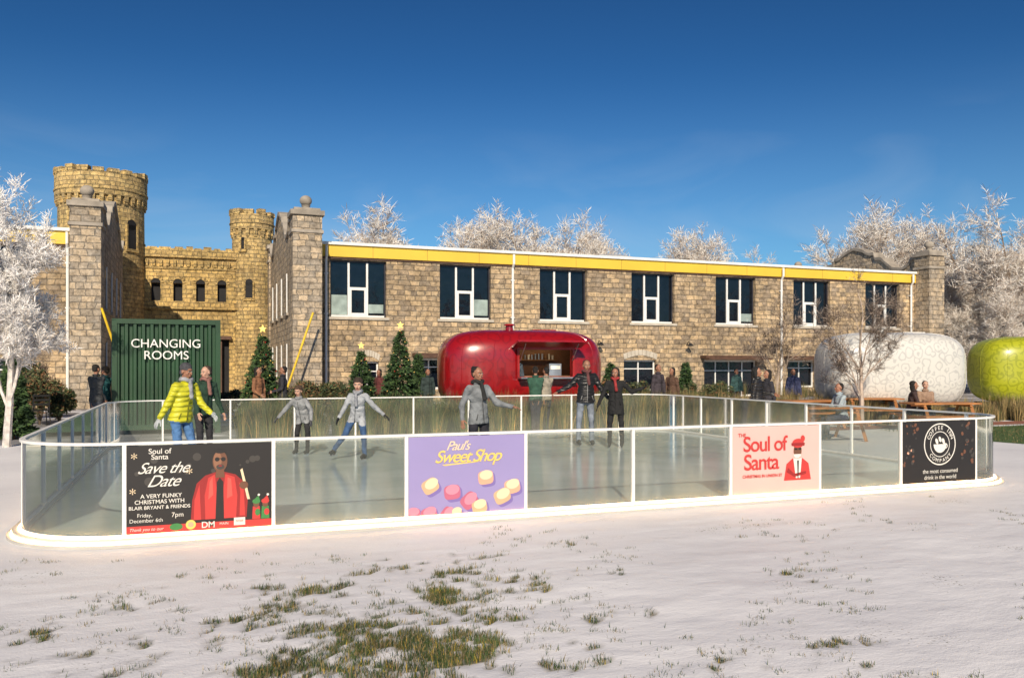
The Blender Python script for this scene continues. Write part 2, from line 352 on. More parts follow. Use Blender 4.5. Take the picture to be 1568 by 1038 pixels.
Sk('skating_woman',733,12.0,H=1.61,yaw=38,lean=(-.03,-.03,1),aP=((.55,-.1,-.8),(.95,-.2,-.2)),aM=((-.35,.1,-.8),(.05,-.4,-.7)),lM=((-.05,0,-1),(0,0,-1)),lP=((.1,-.1,-1),(.03,.1,-1)),
   jacket=(.20,.215,.23),pants=(.02,.02,.03),skin=BROWN,hair='bun',haircol=(.014,.010,.009),scarf=(.02,.02,.02),head=(45,3))
Sk('skating_man',897,17.2,H=1.74,yaw=8,lean=(.03,0,1),aM=((-.70,0,-.75),(-.85,-.1,-.4)),aP=((.45,0,-.85),(.45,-.25,-.6)),lM=((-.12,0,-1),(-.02,.05,-1)),lP=((.06,0,-1),(.03,.05,-1)),
   jacket=(.015,.015,.017),jk='puffer',pants=(.20,.23,.28),skin=BROWN,hair='short',haircol=(.08,.025,.02),scarf=(.12,.04,.04),head=(10,4),zipc=(.3,.3,.3))
Sk('skating_woman',943,16.8,H=1.58,yaw=-12,lean=(-.02,0,1),aP=((.70,0,-.7),(.75,-.1,.3)),aM=((-.40,0,-.9),(-.3,-.3,-.6)),lM=((-.1,0,-1),(.0,.03,-1)),lP=((.08,0,-1),(.04,.03,-1)),
   jacket=(.012,.012,.013),pants=(.015,.015,.017),skin=BROWN,hair='hood',haircol=(.012,.012,.012),scarf=(.30,.03,.03),glove=(.02,.02,.02),long_coat=.14,head=(-15,3))
def P(px,d,H,**k):
    return person(k.pop('n','visitor'),L_(px,d),d,H=H,**k)
P(147,19.8,1.75,yaw=170,jacket=(.04,.045,.05),pants=(.05,.06,.08),hair='short',aM=((-.25,0,-1),(.2,.3,-.6)))
P(160,20.6,1.70,yaw=-100,jacket=(.03,.14,.15),pants=(.03,.03,.03),hair='mop',haircol=(.02,.015,.01))
P(395,21.5,1.68,yaw=70,jacket=(.26,.12,.06),pants=(.10,.04,.03),hair='long',long_coat=.3,aM=((0,-.2,-1),(.5,-.2,-.3)))
P(433,22.5,1.70,yaw=-80,jacket=(.03,.03,.04),pants=(.07,.05,.03),hair='short',aP=((0,-.2,-1),(-.6,-.2,-.2)))
P(820,21.2,1.70,yaw=175,jacket=(.03,.09,.06),pants=(.03,.03,.05),hair='bun')
P(836,21.6,1.68,yaw=-150,jacket=(.30,.27,.22),pants=(.03,.03,.05),hair='short')
P(1008,24,1.76,yaw=40,jacket=(.05,.04,.05),pants=(.03,.03,.03),hair='short'); P(1029,24.5,1.66,yaw=-50,jacket=(.11,.06,.04),pants=(.03,.03,.03),hair='long')
P(1160,19,1.68,yaw=60,jacket=(.02,.02,.022),pants=(.03,.035,.05),hair='hood',haircol=(.015,.015,.015),jk='puffer',aP=((.3,0,-1),(.6,-.3,-.1))); P(1175,19.6,1.62,yaw=-70,jacket=(.03,.03,.04),pants=(.08,.05,.04),hair='long',aM=((-.3,0,-1),(-.5,-.3,-.2)))
P(1215,26,1.62,yaw=0,jacket=(.04,.05,.12),pants=(.03,.03,.03),hair='short'); P(655,26,1.62,yaw=30,jacket=(.03,.05,.05),pants=(.03,.03,.03)); P(580,27,1.6,yaw=-30,jacket=(.12,.03,.03),hair='long')
P(1128,30,1.6,yaw=20,jacket=(.03,.08,.08))
def sit(px,d,yaw,**k):
    f=Vector((math.sin(R(yaw)),-math.cos(R(yaw)),0)); t=tuple(f*1.0+Vector((0,0,-.05))); ar=tuple(f*.35+Vector((0,0,-.9))); fo=tuple(f*.9+Vector((0,0,.05)))
    person('seated_visitor',L_(px,d),d,H=1.7,yaw=yaw,seat=.46,lP=(t,(0,0,-1)),lM=(t,(0,0,-1)),aP=(ar,fo),aM=(ar,fo),lean=tuple(f*.15+Vector((0,0,1))),**k)
sit(1290,19.3,-80,jacket=(.35,.42,.46),pants=(.05,.06,.1),hair='short'); sit(1395,21.8,70,jacket=(.05,.03,.03),hair='long'); sit(1416,22.0,-10,jacket=(.3,.2,.14),hair='bun',skin=TAN)
person('barista',L_(789,23.1),23.1,H=1.62,yaw=10,jacket=(.05,.07,.09),pants=(.03,.03,.03),hair='short',z0=.42)

# ------------------------------------------------------------ world / sun / camera
SUN_AZ=R(19); SUN_EL=R(30)
wd=bpy.data.worlds.new('World'); scene.world=wd; wd.use_nodes=True
nt=wd.node_tree; nt.nodes.clear(); L=nt.links.new
out=N(nt,'ShaderNodeOutputWorld'); bg=N(nt,'ShaderNodeBackground'); bg.inputs[1].default_value=.1
sky=N(nt,'ShaderNodeTexSky'); sky.sky_type='NISHITA'; sky.sun_disc=False
sky.sun_elevation=SUN_EL; sky.sun_rotation=math.pi+SUN_AZ; sky.air_density=1.0; sky.dust_density=.1; sky.ozone_density=4.0; sky.altitude=500
m1=N(nt,'ShaderNodeVectorMath',operation='MULTIPLY'); m1.inputs[1].default_value=(.070,.099,.101); L(sky.outputs[0],m1.inputs[0])
gm_=N(nt,'ShaderNodeGamma'); gm_.inputs[1].default_value=1.6; L(m1.outputs[0],gm_.inputs[0])
hs=N(nt,'ShaderNodeVectorMath',operation='SCALE'); hs.inputs['Scale'].default_value=10; L(gm_.outputs[0],hs.inputs[0])
tc=N(nt,'ShaderNodeTexCoord')
sx=N(nt,'ShaderNodeSeparateXYZ'); L(tc.outputs['Generated'],sx.inputs[0])
hz=N(nt,'ShaderNodeMapRange',interpolation_type='SMOOTHSTEP'); hz.inputs[1].default_value=.34; hz.inputs[2].default_value=.0; hz.inputs[3].default_value=0; hz.inputs[4].default_value=.5; L(sx.outputs[2],hz.inputs[0])
mh=N(nt,'ShaderNodeMixRGB'); mh.inputs[2].default_value=(2.6,4.6,6.6,1); L(hz.outputs[0],mh.inputs[0]); L(hs.outputs[0],mh.inputs[1])
mp=N(nt,'ShaderNodeMapping'); mp.inputs['Scale'].default_value=(2.2,2.2,7); mp.inputs['Rotation'].default_value=(0,.35,.2)
L(tc.outputs['Generated'],mp.inputs[0])
nz=N(nt,'ShaderNodeTexNoise'); nz.inputs['Scale'].default_value=1.6; nz.inputs['Detail'].default_value=8; nz.inputs['Distortion'].default_value=.6; L(mp.outputs[0],nz.inputs['Vector'])
cr=N(nt,'ShaderNodeMapRange'); cr.inputs[1].default_value=.50; cr.inputs[2].default_value=.85; cr.inputs[3].default_value=0; cr.inputs[4].default_value=.3; L(nz.outputs[0],cr.inputs[0])
el=N(nt,'ShaderNodeMapRange'); el.inputs[1].default_value=.30; el.inputs[2].default_value=.15; el.inputs[3].default_value=0; el.inputs[4].default_value=1; L(sx.outputs[2],el.inputs[0])
ml=N(nt,'ShaderNodeMath',operation='MULTIPLY'); L(cr.outputs[0],ml.inputs[0]); L(el.outputs[0],ml.inputs[1])
mx=N(nt,'ShaderNodeMixRGB'); mx.inputs[2].default_value=(6,6.6,7.4,1); L(ml.outputs[0],mx.inputs[0]); L(mh.outputs[0],mx.inputs[1])
L(mx.outputs[0],bg.inputs[0]); L(bg.outputs[0],out.inputs[0])
sd=bpy.data.lights.new('sun','SUN'); sd.energy=5.0; sd.angle=R(.5); sd.color=(1,.86,.67)
so=bpy.data.objects.new('sun',sd); COL.objects.link(so)
dv=Vector((math.sin(SUN_AZ)*math.cos(SUN_EL),math.cos(SUN_AZ)*math.cos(SUN_EL),-math.sin(SUN_EL)))
so.rotation_euler=dv.to_track_quat('-Z','Y').to_euler(); so.location=(-20,-30,30)
cam=bpy.data.cameras.new('camera'); co=bpy.data.objects.new('camera',cam); COL.objects.link(co)
co.location=(0,0,1.7); co.rotation_euler=(R(90),0,-TH); cam.lens=29.5; cam.sensor_width=36; cam.shift_y=.0261; cam.clip_end=3000; cam.clip_start=.1
scene.camera=co
scene.view_settings.view_transform='Standard'; scene.view_settings.look='None'; scene.view_settings.exposure=0

# ------------------------------------------------------------ ground
random.seed(4)
CL=[(.86,5.31,.34,1),(.42,5.91,.30,.75),(1.70,6.04,.3,.8),(1.57,4.84,.28,.8),(1.19,4.98,.3,.75),(2.52,6.12,.22,.6),(.12,7.26,.18,.4),
    (2.08,4.45,.25,.6),(.36,4.95,.35,.6),(-.94,5.99,.25,.45),(3.67,4.17,.2,.5),(2.84,4.06,.2,.5),(3.58,3.67,.2,.5),(3.3,6.29,.2,.4),(3.31,7.25,.15,.4),
    (1.2,5.6,.4,.5),(1.0,6.6,.4,.5),(-.3,5.4,.4,.4),(-.4,6.6,.3,.4),(1.9,5.3,.3,.5),(.6,4.5,.5,.5),(2.3,6.9,.35,.45),(4.6,5.6,.2,.35),(1.5,7.0,.3,.45),(2.0,6.5,.3,.5),(0.6,6.4,.35,.5),(2.6,5.2,.3,.4),(1.2,4.6,.5,.6),(2.0,5.8,.4,.5)]
def bare(x,y):
    v=0
    for cx,cy,s,a in CL:
        d=((x-cx)**2+(y-cy)**2)/(s*s)
        if d<6: v+=a*math.exp(-d)
    if v<.02: return 0
    v=min(v,1.0)
    n=noise.fractal(Vector((x*5,y*5,1)),1,2,5)*.55+noise.noise(Vector((x*13,y*13,3)))*.5
    return max(0,min(1,(v*.92+n*1.4-.52)*2.0))
xs=[-900,-400,-180,-90,-50,-30,-20,-14,-10,-7,-5]+[-4+.06*i for i in range(218)]+[9.3,9.8,10.5,11.5,13,15,18,22,28,36,50,90,180,400,900]
ys=[-300,-60,-20,-8,-3,0,1.5,2.2]+[2.6+.06*i for i in range(101)]+[8.9,9.3,10,11,12,14,16,19,23,28,35,50,80,150,300,700,2000]
gv=[];ga=[]
for y in ys:
    for x in xs:
        z=0;b=0
        if -4.2<x<9.3 and 2.4<y<8.75:
            b=bare(x,y)
            edge=min(1,(x+4.2)/.8,(9.3-x)/.8,(y-2.4)/.4,(8.75-y)/.5)
            z=(noise.fractal(Vector((x*.8,y*1.4,0)),1,2,4)*.014+noise.noise(Vector((x*5,y*7,2)))*.0035-b*.018)*max(0,edge)
        gv.append((x,y,z)); ga.append(b)
nx=len(xs); gf=[(j*nx+i,j*nx+i+1,(j+1)*nx+i+1,(j+1)*nx+i) for j in range(len(ys)-1) for i in range(nx-1)]
gm=bpy.data.meshes.new('snow_ground'); gm.from_pydata(gv,[],gf)
at=gm.attributes.new('bare','FLOAT','POINT'); at.data.foreach_set('value',ga)
gm.polygons.foreach_set('use_smooth',[True]*len(gf))
m,nt,p,o=newmat('snow'); L=nt.links.new
a=N(nt,'ShaderNodeAttribute'); a.attribute_name='bare'
g=N(nt,'ShaderNodeNewGeometry')
n1=N(nt,'ShaderNodeTexNoise'); n1.inputs['Scale'].default_value=.55; n1.inputs['Detail'].default_value=6; L(g.outputs['Position'],n1.inputs['Vector'])
cr=N(nt,'ShaderNodeValToRGB'); cr.color_ramp.elements[0].position=.3; cr.color_ramp.elements[0].color=(.76,.75,.78,1); cr.color_ramp.elements[1].position=.7; cr.color_ramp.elements[1].color=(.88,.87,.89,1)
L(n1.outputs[0],cr.inputs[0])
n4=N(nt,'ShaderNodeTexNoise'); n4.inputs['Scale'].default_value=38; n4.inputs['Detail'].default_value=3; L(g.outputs['Position'],n4.inputs['Vector'])
n5=N(nt,'ShaderNodeTexNoise'); n5.inputs['Scale'].default_value=1.3; n5.inputs['Detail'].default_value=4; L(g.outputs['Position'],n5.inputs['Vector'])
m5=N(nt,'ShaderNodeMath',operation='MULTIPLY'); L(n4.outputs[0],m5.inputs[0]); L(n5.outputs[0],m5.inputs[1])
r5=N(nt,'ShaderNodeMapRange'); r5.inputs[1].default_value=.39; r5.inputs[2].default_value=.45; r5.inputs[4].default_value=.6; L(m5.outputs[0],r5.inputs[0])
mxx=N(nt,'ShaderNodeMath',operation='MAXIMUM'); L(r5.outputs[0],mxx.inputs[0])
ab=N(nt,'ShaderNodeMath',operation='MULTIPLY'); ab.inputs[1].default_value=.85; L(a.outputs['Fac'],ab.inputs[0]); L(ab.outputs[0],mxx.inputs[1])
n6=N(nt,'ShaderNodeTexNoise'); n6.inputs['Scale'].default_value=25; L(g.outputs['Position'],n6.inputs['Vector'])
c6=N(nt,'ShaderNodeValToRGB'); c6.color_ramp.elements[0].color=(.05,.06,.025,1); c6.color_ramp.elements[1].color=(.20,.16,.08,1); c6.color_ramp.elements[0].position=.35; c6.color_ramp.elements[1].position=.65
L(n6.outputs[0],c6.inputs[0])
mx=N(nt,'ShaderNodeMixRGB'); L(mxx.outputs[0],mx.inputs[0]); L(cr.outputs[0],mx.inputs[1]); L(c6.outputs[0],mx.inputs[2])
L(mx.outputs[0],p.inputs['Base Color']); p.inputs['Roughness'].default_value=.6; p.inputs['Specular IOR Level'].default_value=.35
mpn=N(nt,'ShaderNodeMapping'); mpn.inputs['Scale'].default_value=(1.6,3.2,1); mpn.inputs['Rotation'].default_value=(0,0,-.35); L(g.outputs['Position'],mpn.inputs[0])
n7=N(nt,'ShaderNodeTexNoise'); n7.inputs['Scale'].default_value=1.2; n7.inputs['Detail'].default_value=8; n7.inputs['Roughness'].default_value=.58; L(mpn.outputs[0],n7.inputs['Vector'])
n8=N(nt,'ShaderNodeTexNoise'); n8.inputs['Scale'].default_value=60; L(g.outputs['Position'],n8.inputs['Vector'])
b1=N(nt,'ShaderNodeBump'); b1.inputs['Strength'].default_value=.36; b1.inputs['Distance'].default_value=.06; L(n7.outputs[0],b1.inputs['Height'])
b2=N(nt,'ShaderNodeBump'); b2.inputs['Strength'].default_value=.35; b2.inputs['Distance'].default_value=.008; L(n8.outputs[0],b2.inputs['Height']); L(b1.outputs[0],b2.inputs['Normal'])
L(b2.outputs[0],p.inputs['Normal'])
gm.materials.append(m)
go=bpy.data.objects.new('snow_ground',gm); COL.objects.link(go)

GB=[M('grass_green',(.05,.085,.022),.7,var=.3),M('grass_dry',(.24,.18,.08),.8,var=.3),M('grass_yellow',(.45,.32,.04),.8)]
mb=MB()
def blade(mb,x,y,z,h,wd_,lean,az,m):
    ca,sa=math.cos(az),math.sin(az); px,py=-sa*wd_,ca*wd_
    mx_,my_=x+ca*lean*.4,y+sa*lean*.4; tx,ty=x+ca*lean,y+sa*lean
    mb.add([(x-px,y-py,z),(x+px,y+py,z),(mx_+px*.8,my_+py*.8,z+h*.6),(mx_-px*.8,my_-py*.8,z+h*.6),(tx,ty,z+h)],[(0,1,2,3),(3,2,4)],m)
cnt=0
for i in range(130000):
    cx,cy,s,aa=random.choice(CL)
    x=random.gauss(cx,s*.8); y=random.gauss(cy,s*.8)
    if not(-4<x<9.2 and 2.6<y<8.5): continue
    b=bare(x,y)
    if random.random()>b*.65: continue
    blade(mb,x,y,-.02,random.uniform(.022,.062),random.uniform(.0012,.0026),random.uniform(.005,.04),random.uniform(0,6.28),random.choices([0,1,2],[7,3,.6])[0])
    cnt+=1
    if cnt>34000: break
for i in range(1500):
    x=random.uniform(-4,9); y=random.uniform(3,8.4)
    nn=noise.noise(Vector((x*.8,y*.8,9)))+max(0,.42-.12*math.hypot(x-1.2,y-5.6))
    if nn<.10: continue
    for k in range(random.randint(3,24)):
        blade(mb,x+random.gauss(0,.03),y+random.gauss(0,.022),-.005,random.uniform(.012,.038),.0016,random.uniform(.004,.02),random.uniform(0,6.28),random.choice([0,0,1]))
mb.obj('lawn_grass',GB)

m_,nt,p,o=newmat('terrace_snow_paving'); L=nt.links.new
g=N(nt,'ShaderNodeNewGeometry'); br=N(nt,'ShaderNodeTexBrick'); br.inputs['Scale'].default_value=1; br.inputs['Brick Width'].default_value=.8; br.inputs['Row Height'].default_value=.5; br.inputs['Mortar Size'].default_value=.012
br.inputs['Color1'].default_value=(.30,.29,.30,1); br.inputs['Color2'].default_value=(.24,.235,.25,1); br.inputs['Mortar'].default_value=(.15,.15,.15,1); L(g.outputs['Position'],br.inputs['Vector'])
nz=N(nt,'ShaderNodeTexNoise'); nz.inputs['Scale'].default_value=.5; nz.inputs['Detail'].default_value=6; L(g.outputs['Position'],nz.inputs['Vector'])
mr=N(nt,'ShaderNodeMapRange'); mr.inputs[1].default_value=.5; mr.inputs[2].default_value=.6; L(nz.outputs[0],mr.inputs[0])
mx=N(nt,'ShaderNodeMixRGB'); mx.inputs[2].default_value=(.75,.75,.8,1); L(mr.outputs[0],mx.inputs[0]); L(br.outputs['Color'],mx.inputs[1]); L(mx.outputs[0],p.inputs['Base Color']); p.inputs['Roughness'].default_value=.8
mb=MB(); mb.quad((-45,20.6,.006),(60,20.6,.006),(60,50,.006),(-45,50,.006)); mb.obj('terrace_pavement',[m_])
mb=MB(); mb.quad((15,17.6,.006),(60,17.6,.006),(60,18.6,.006),(15,18.6,.006)); mb.obj('brick_path',[M('brick_path',(.30,.12,.08),.8)])
LAWN=M('lawn',(.07,.12,.03),.9,var=.5,vs=5,bump=.8,bs=40)
mb=MB()
mb.add([(17.0,12.2,.005),(45,10,.005),(45,17.2,.005),(17.6,17.2,.005),(16.6,14.5,.005)],[(0,1,2,3,4)])
mb.obj('lawn',[LAWN])
random.seed(77); mb=MB()
for i in range(9000):
    x=random.uniform(16.8,27); y=random.uniform(11.8,17.3)
    blade(mb,x,y,0,random.uniform(.03,.08),.004,random.uniform(.01,.05),random.uniform(0,6.28),random.choice([0,0,1]))
mb.obj('lawn_turf',GB)

# ------------------------------------------------------------ rink
rink=empty('ice_rink_floor')
A0,A1,B0,B1,RR=-1.62,11.28,8.74,19.3,1.0
def ring(off=0,step=9):
    pts=[]
    for cx,cy,s in ((A1-RR,B0+RR,-90),(A1-RR,B1-RR,0),(A0+RR,B1-RR,90),(A0+RR,B0+RR,180)):
        for k in range(0,91,step):
            an=R(s+k); pts.append((cx+(RR+off)*math.cos(an),cy+(RR+off)*math.sin(an)))
    return pts
def band(mb,o0,o1,z0,z1,m=0):
    P=ring(o0,6);Q=ring(o1,6);n=len(P)
    vs=[(x,y,z0) for x,y in Q]+[(x,y,z1) for x,y in Q]+[(x,y,z1) for x,y in P]+[(x,y,z0) for x,y in P]
    fs=[]
    for i in range(n):
        j=(i+1)%n
        for k in range(4): fs.append((k*n+i,k*n+j,((k+1)%4)*n+j,((k+1)%4)*n+i))
    mb.add(vs,fs,m)
m,nt,p,o=newmat('ice'); L=nt.links.new
g=N(nt,'ShaderNodeNewGeometry'); nz=N(nt,'ShaderNodeTexNoise'); nz.inputs['Scale'].default_value=.8; nz.inputs['Detail'].default_value=7; L(g.outputs['Position'],nz.inputs['Vector'])
cr=N(nt,'ShaderNodeValToRGB'); cr.color_ramp.elements[0].position=.35; cr.color_ramp.elements[1].position=.7; cr.color_ramp.elements[0].color=(.36,.44,.46,1); cr.color_ramp.elements[1].color=(.54,.62,.64,1); L(nz.outputs[0],cr.inputs[0]); L(cr.outputs[0],p.inputs['Base Color'])
mp=N(nt,'ShaderNodeMapping'); mp.inputs['Scale'].default_value=(1,6,1); mp.inputs['Rotation'].default_value=(0,0,.5); L(g.outputs['Position'],mp.inputs[0])
n2=N(nt,'ShaderNodeTexNoise'); n2.inputs['Scale'].default_value=6; n2.inputs['Detail'].default_value=5; n2.inputs['Distortion'].default_value=1.5; L(mp.outputs[0],n2.inputs['Vector'])
mr=N(nt,'ShaderNodeMapRange'); mr.inputs[3].default_value=.03; mr.inputs[4].default_value=.20; L(n2.outputs[0],mr.inputs[0]); L(mr.outputs[0],p.inputs['Roughness'])
p.inputs['Specular IOR Level'].default_value=.9
bp=N(nt,'ShaderNodeBump'); bp.inputs['Strength'].default_value=.04; bp.inputs['Distance'].default_value=.015; L(n2.outputs[0],bp.inputs['Height']); L(bp.outputs[0],p.inputs['Normal'])
mb=MB(); P_=ring(-.02); mb.add([(x,y,.05) for x,y in P_],[tuple(range(len(P_)))]); mb.obj('ice_sheet',[m],rink)
fence=empty('rink_glass_fence')
LED=M('led_strip',(1,.85,.6),.5,emit=19.0,ecol=(1,.60,.27))
KERB=M('rink_base_white',(.50,.48,.44),.5,var=.08)
mb=MB(); band(mb,-.06,.09,.0,.075,0); band(mb,.0905,.14,.0,.03,0); mb.obj('base_kerb',[KERB],fence)
mb=MB(); band(mb,.022,.036,.0765,.088,0); band(mb,.0915,.100,.034,.050,0); mb.obj('led_light_strip',[LED],fence)
mb=MB(); band(mb,-.026,.026,.948,.974,0); band(mb,-.015,.012,.077,.10,0)
mb.obj('top_rail',[WHTM],fence)
m,nt,p,o=newmat('frosted_glass_panel'); L=nt.links.new
nt.nodes.remove(p)
tr=N(nt,'ShaderNodeBsdfTransparent'); tr.inputs[0].default_value=(.88,.92,.89,1)
df=N(nt,'ShaderNodeBsdfDiffuse'); df.inputs[0].default_value=(.46,.49,.42,1)
gl=N(nt,'ShaderNodeBsdfGlossy'); gl.inputs['Roughness'].default_value=.05
g=N(nt,'ShaderNodeNewGeometry'); nz=N(nt,'ShaderNodeTexNoise'); nz.inputs['Scale'].default_value=1.3; nz.inputs['Detail'].default_value=4; L(g.outputs['Position'],nz.inputs['Vector'])
sz_=N(nt,'ShaderNodeSeparateXYZ'); L(g.outputs['Position'],sz_.inputs[0])
zr=N(nt,'ShaderNodeMapRange'); zr.inputs[1].default_value=.1; zr.inputs[2].default_value=.6; zr.inputs[3].default_value=.12; zr.inputs[4].default_value=0; L(sz_.outputs[2],zr.inputs[0])
mr=N(nt,'ShaderNodeMapRange'); mr.inputs[3].default_value=.02; mr.inputs[4].default_value=.20; L(nz.outputs[0],mr.inputs[0])
ads=N(nt,'ShaderNodeMath',operation='ADD'); L(mr.outputs[0],ads.inputs[0]); L(zr.outputs[0],ads.inputs[1])
m1=N(nt,'ShaderNodeMixShader'); L(ads.outputs[0],m1.inputs[0]); L(tr.outputs[0],m1.inputs[1]); L(df.outputs[0],m1.inputs[2])
fr=N(nt,'ShaderNodeFresnel'); fr.inputs[0].default_value=1.3
m2=N(nt,'ShaderNodeMixShader'); L(fr.outputs[0],m2.inputs[0]); L(m1.outputs[0],m2.inputs[1]); L(gl.outputs[0],m2.inputs[2]); L(m2.outputs[0],o.inputs[0])
mb=MB(); P_=ring(0,6); n=len(P_)
vs=[(x,y,.1) for x,y in P_]+[(x,y,.945) for x,y in P_]
mb.add(vs,[(i,(i+1)%n,(i+1)%n+n,i+n) for i in range(n)]); mb.obj('glass_panels',[m],fence,smooth=True)
mb=MB()
posts=[(-.617+1.3625*i,B0) for i in range(9)]
posts+=[(x,B1) for x in np.linspace(A0+RR,A1-RR,9)]
posts+=[(A0,y) for y in np.linspace(B0+RR,B1-RR,8)]+[(A1,y) for y in np.linspace(B0+RR,B1-RR,8)]
for x,y in posts:
    mb.box(x-.018,x+.018,y-.022,y+.022,.101,.947)
mb.obj('posts',[WHTM],fence)

# ------------------------------------------------------------ banners
def PM(name,c,r=.55): return M(name,c,r,var=.03,vs=2)
TXW=PM('print_white',(.74,.72,.66)); TXR=PM('print_red',(.55,.045,.04)); PBLK=PM('print_black',(.018,.016,.016)); PSKIN=PM('print_skin_brown',(.16,.07,.04)); PYEL=PM('print_yellow',(.80,.58,.14)); PGRN=PM('print_green',(.05,.22,.06))
PPUR=PM('print_lavender',(.30,.26,.50)); PPNK=PM('print_pink',(.70,.45,.41)); PROSE=PM('print_rose',(.70,.25,.34)); PCRM=PM('print_cream',(.78,.63,.42)); PRDD=PM('print_dark_red',(.30,.02,.02)); PGRY=PM('print_dark_grey',(.055,.05,.045)); PORG=PM('print_orange',(.72,.38,.25)); PPURD=PM('print_deep_purple',(.20,.15,.40)); PROSD=PM('print_rose_shade',(.48,.13,.21)); PSKL=PM('print_skin_light',(.27,.13,.075)); PCRD=PM('print_cream_shade',(.60,.40,.24)); PREDL=PM('print_red_light',(.72,.10,.08)); TXC=PM('print_container_white',(.8,.8,.78))
class Ban:
    def __init__(s,i,bgm,name):
        s.x0=-.617+1.3625*i+.02; s.x1=s.x0+1.3225; s.z0=.104; s.z1=.940; s.y=B0-.026
        s.root=empty(name); s.W=s.x1-s.x0; s.H=s.z1-s.z0; s.k=0
        mb=MB(); mb.box(s.x0,s.x1,s.y,s.y+.006,s.z0,s.z1); mb.obj('banner_sheet',[bgm],s.root); s.mats=[];s.mb=MB()
    def _m(s,m):
        if m not in s.mats: s.mats.append(m)
        return s.mats.index(m)
    def poly(s,pts,m,ly=1):
        y=s.y-.0012*ly; s.k+=1; y-=.00002*s.k
        s.mb.add([(s.x0+min(1,max(0,u))*s.W,y,s.z0+min(1,max(0,v))*s.H) for u,v in pts],[tuple(range(len(pts)))],s._m(m))
    def ell(s,u,v,ru,rv,m,ly=1,n=24,a0=0,a1=360,rot=0):
        r=s.H/s.W; P=[]
        for i in range(n+(1 if a1-a0<360 else 0)):
            a=R(a0+(a1-a0)*i/n); x=ru*math.cos(a); y=rv*math.sin(a); x,y=x*math.cos(rot)-y*math.sin(rot),x*math.sin(rot)+y*math.cos(rot); P.append((u+x*r,v+y))
        s.poly(P,m,ly)
    def ringe(s,u,v,r0,r1,m,ly=1):
        r=s.H/s.W;n=36
        for i in range(n):
            a=2*math.pi*i/n;b=2*math.pi*(i+1)/n
            s.poly([(u+r0*r*math.cos(a),v+r0*math.sin(a)),(u+r1*r*math.cos(a),v+r1*math.sin(a)),(u+r1*r*math.cos(b),v+r1*math.sin(b)),(u+r0*r*math.cos(b),v+r0*math.sin(b))],m,ly)
    def rsq(s,u,v,sx_,sy_,rot,m,ly=1):
        r=s.H/s.W; pts=[]
        for q in range(32):
            a=2*math.pi*q/32; c,sn=math.cos(a),math.sin(a)
            x=sx_*math.copysign(abs(c)**.55,c); y=sy_*math.copysign(abs(sn)**.55,sn)
            x,y=x*math.cos(rot)-y*math.sin(rot),x*math.sin(rot)+y*math.cos(rot)
            pts.append((u+x*r,v+y))
        s.poly(pts,m,ly)
    def t(s,txt,u,v,sz,m,ly=4,**k): return text(txt,s.root,s.x0+u*s.W,s.y-.0012*ly-.004,s.z0+v*s.H,sz*s.H,m,**k)
    def done(s): s.mb.obj('printed_artwork',s.mats,s.root)
b=Ban(0,PBLK,'event_banner')
b.poly([(0,0),(1,0),(1,.085),(0,.085)],TXR)
for i in range(16):
    rr=random.uniform(.01,.05); b.ell(random.uniform(.05,.95),random.uniform(.55,.94),rr,rr,PGRY)
b.t('Soul of',.22,.93,.085,TXW,bold=.0006); b.t('Santa',.22,.865,.085,TXW,bold=.0006)
b.t('Save the',.24,.735,.18,TXW,shear=.55,spacing=.9); b.t('Date',.24,.585,.19,TXW,shear=.55,spacing=.9)
for u,v in ((.05,.85),(.04,.45),(.42,.66)): b.t('*',u,v,.16,PCRM)
b.t('A VERY FUNKY',.23,.42,.065,TXW,bold=.0006); b.t('CHRISTMAS WITH',.22,.355,.065,TXW,bold=.0006); b.t('BLAIR BRYANT & FRIENDS',.22,.29,.056,TXW,bold=.0005)
b.t('Friday,',.12,.205,.06,TXW); b.t('December 6th',.13,.145,.06,TXW); b.t('7pm',.34,.195,.075,TXW)
b.poly([(.43,.12),(.44,.35),(.47,.54),(.53,.63),(.60,.665),(.66,.665),(.74,.63),(.80,.54),(.83,.36),(.82,.12)],PRDD,1)
b.poly([(.45,.12),(.455,.35),(.49,.53),(.50,.12)],TXR,2)
b.poly([(.53,.12),(.525,.40),(.55,.60),(.595,.64),(.615,.40),(.61,.12)],TXR,2); b.poly([(.65,.12),(.65,.40),(.67,.64),(.735,.60),(.755,.38),(.745,.12)],TXR,2)
b.poly([(.55,.35),(.56,.56),(.58,.61),(.585,.40)],PREDL,3); b.poly([(.68,.35),(.685,.60),(.71,.58),(.72,.38)],PREDL,3); b.poly([(.77,.14),(.775,.42),(.765,.54),(.80,.46),(.81,.14)],TXR,2)
b.poly([(.60,.12),(.61,.55),(.63,.60),(.655,.55),(.66,.12)],PBLK,3)
b.poly([(.60,.60),(.665,.60),(.66,.70),(.605,.70)],PSKIN,3); b.ell(.632,.79,.082,.125,PSKIN,3); b.ell(.615,.80,.045,.10,PSKL,4); b.ell(.632,.905,.058,.022,PBLK,5)
b.ell(.612,.815,.026,.024,PBLK,6); b.ell(.655,.815,.026,.024,PBLK,6); b.poly([(.60,.818),(.665,.818),(.665,.826),(.60,.826)],PBLK,6); b.ell(.634,.725,.045,.03,PGRY,5); b.ell(.634,.738,.02,.008,PRDD,6)
b.poly([(.775,.68),(.79,.70),(.845,.33),(.825,.33)],PCRM,4); b.ell(.80,.50,.05,.045,PSKIN,5)
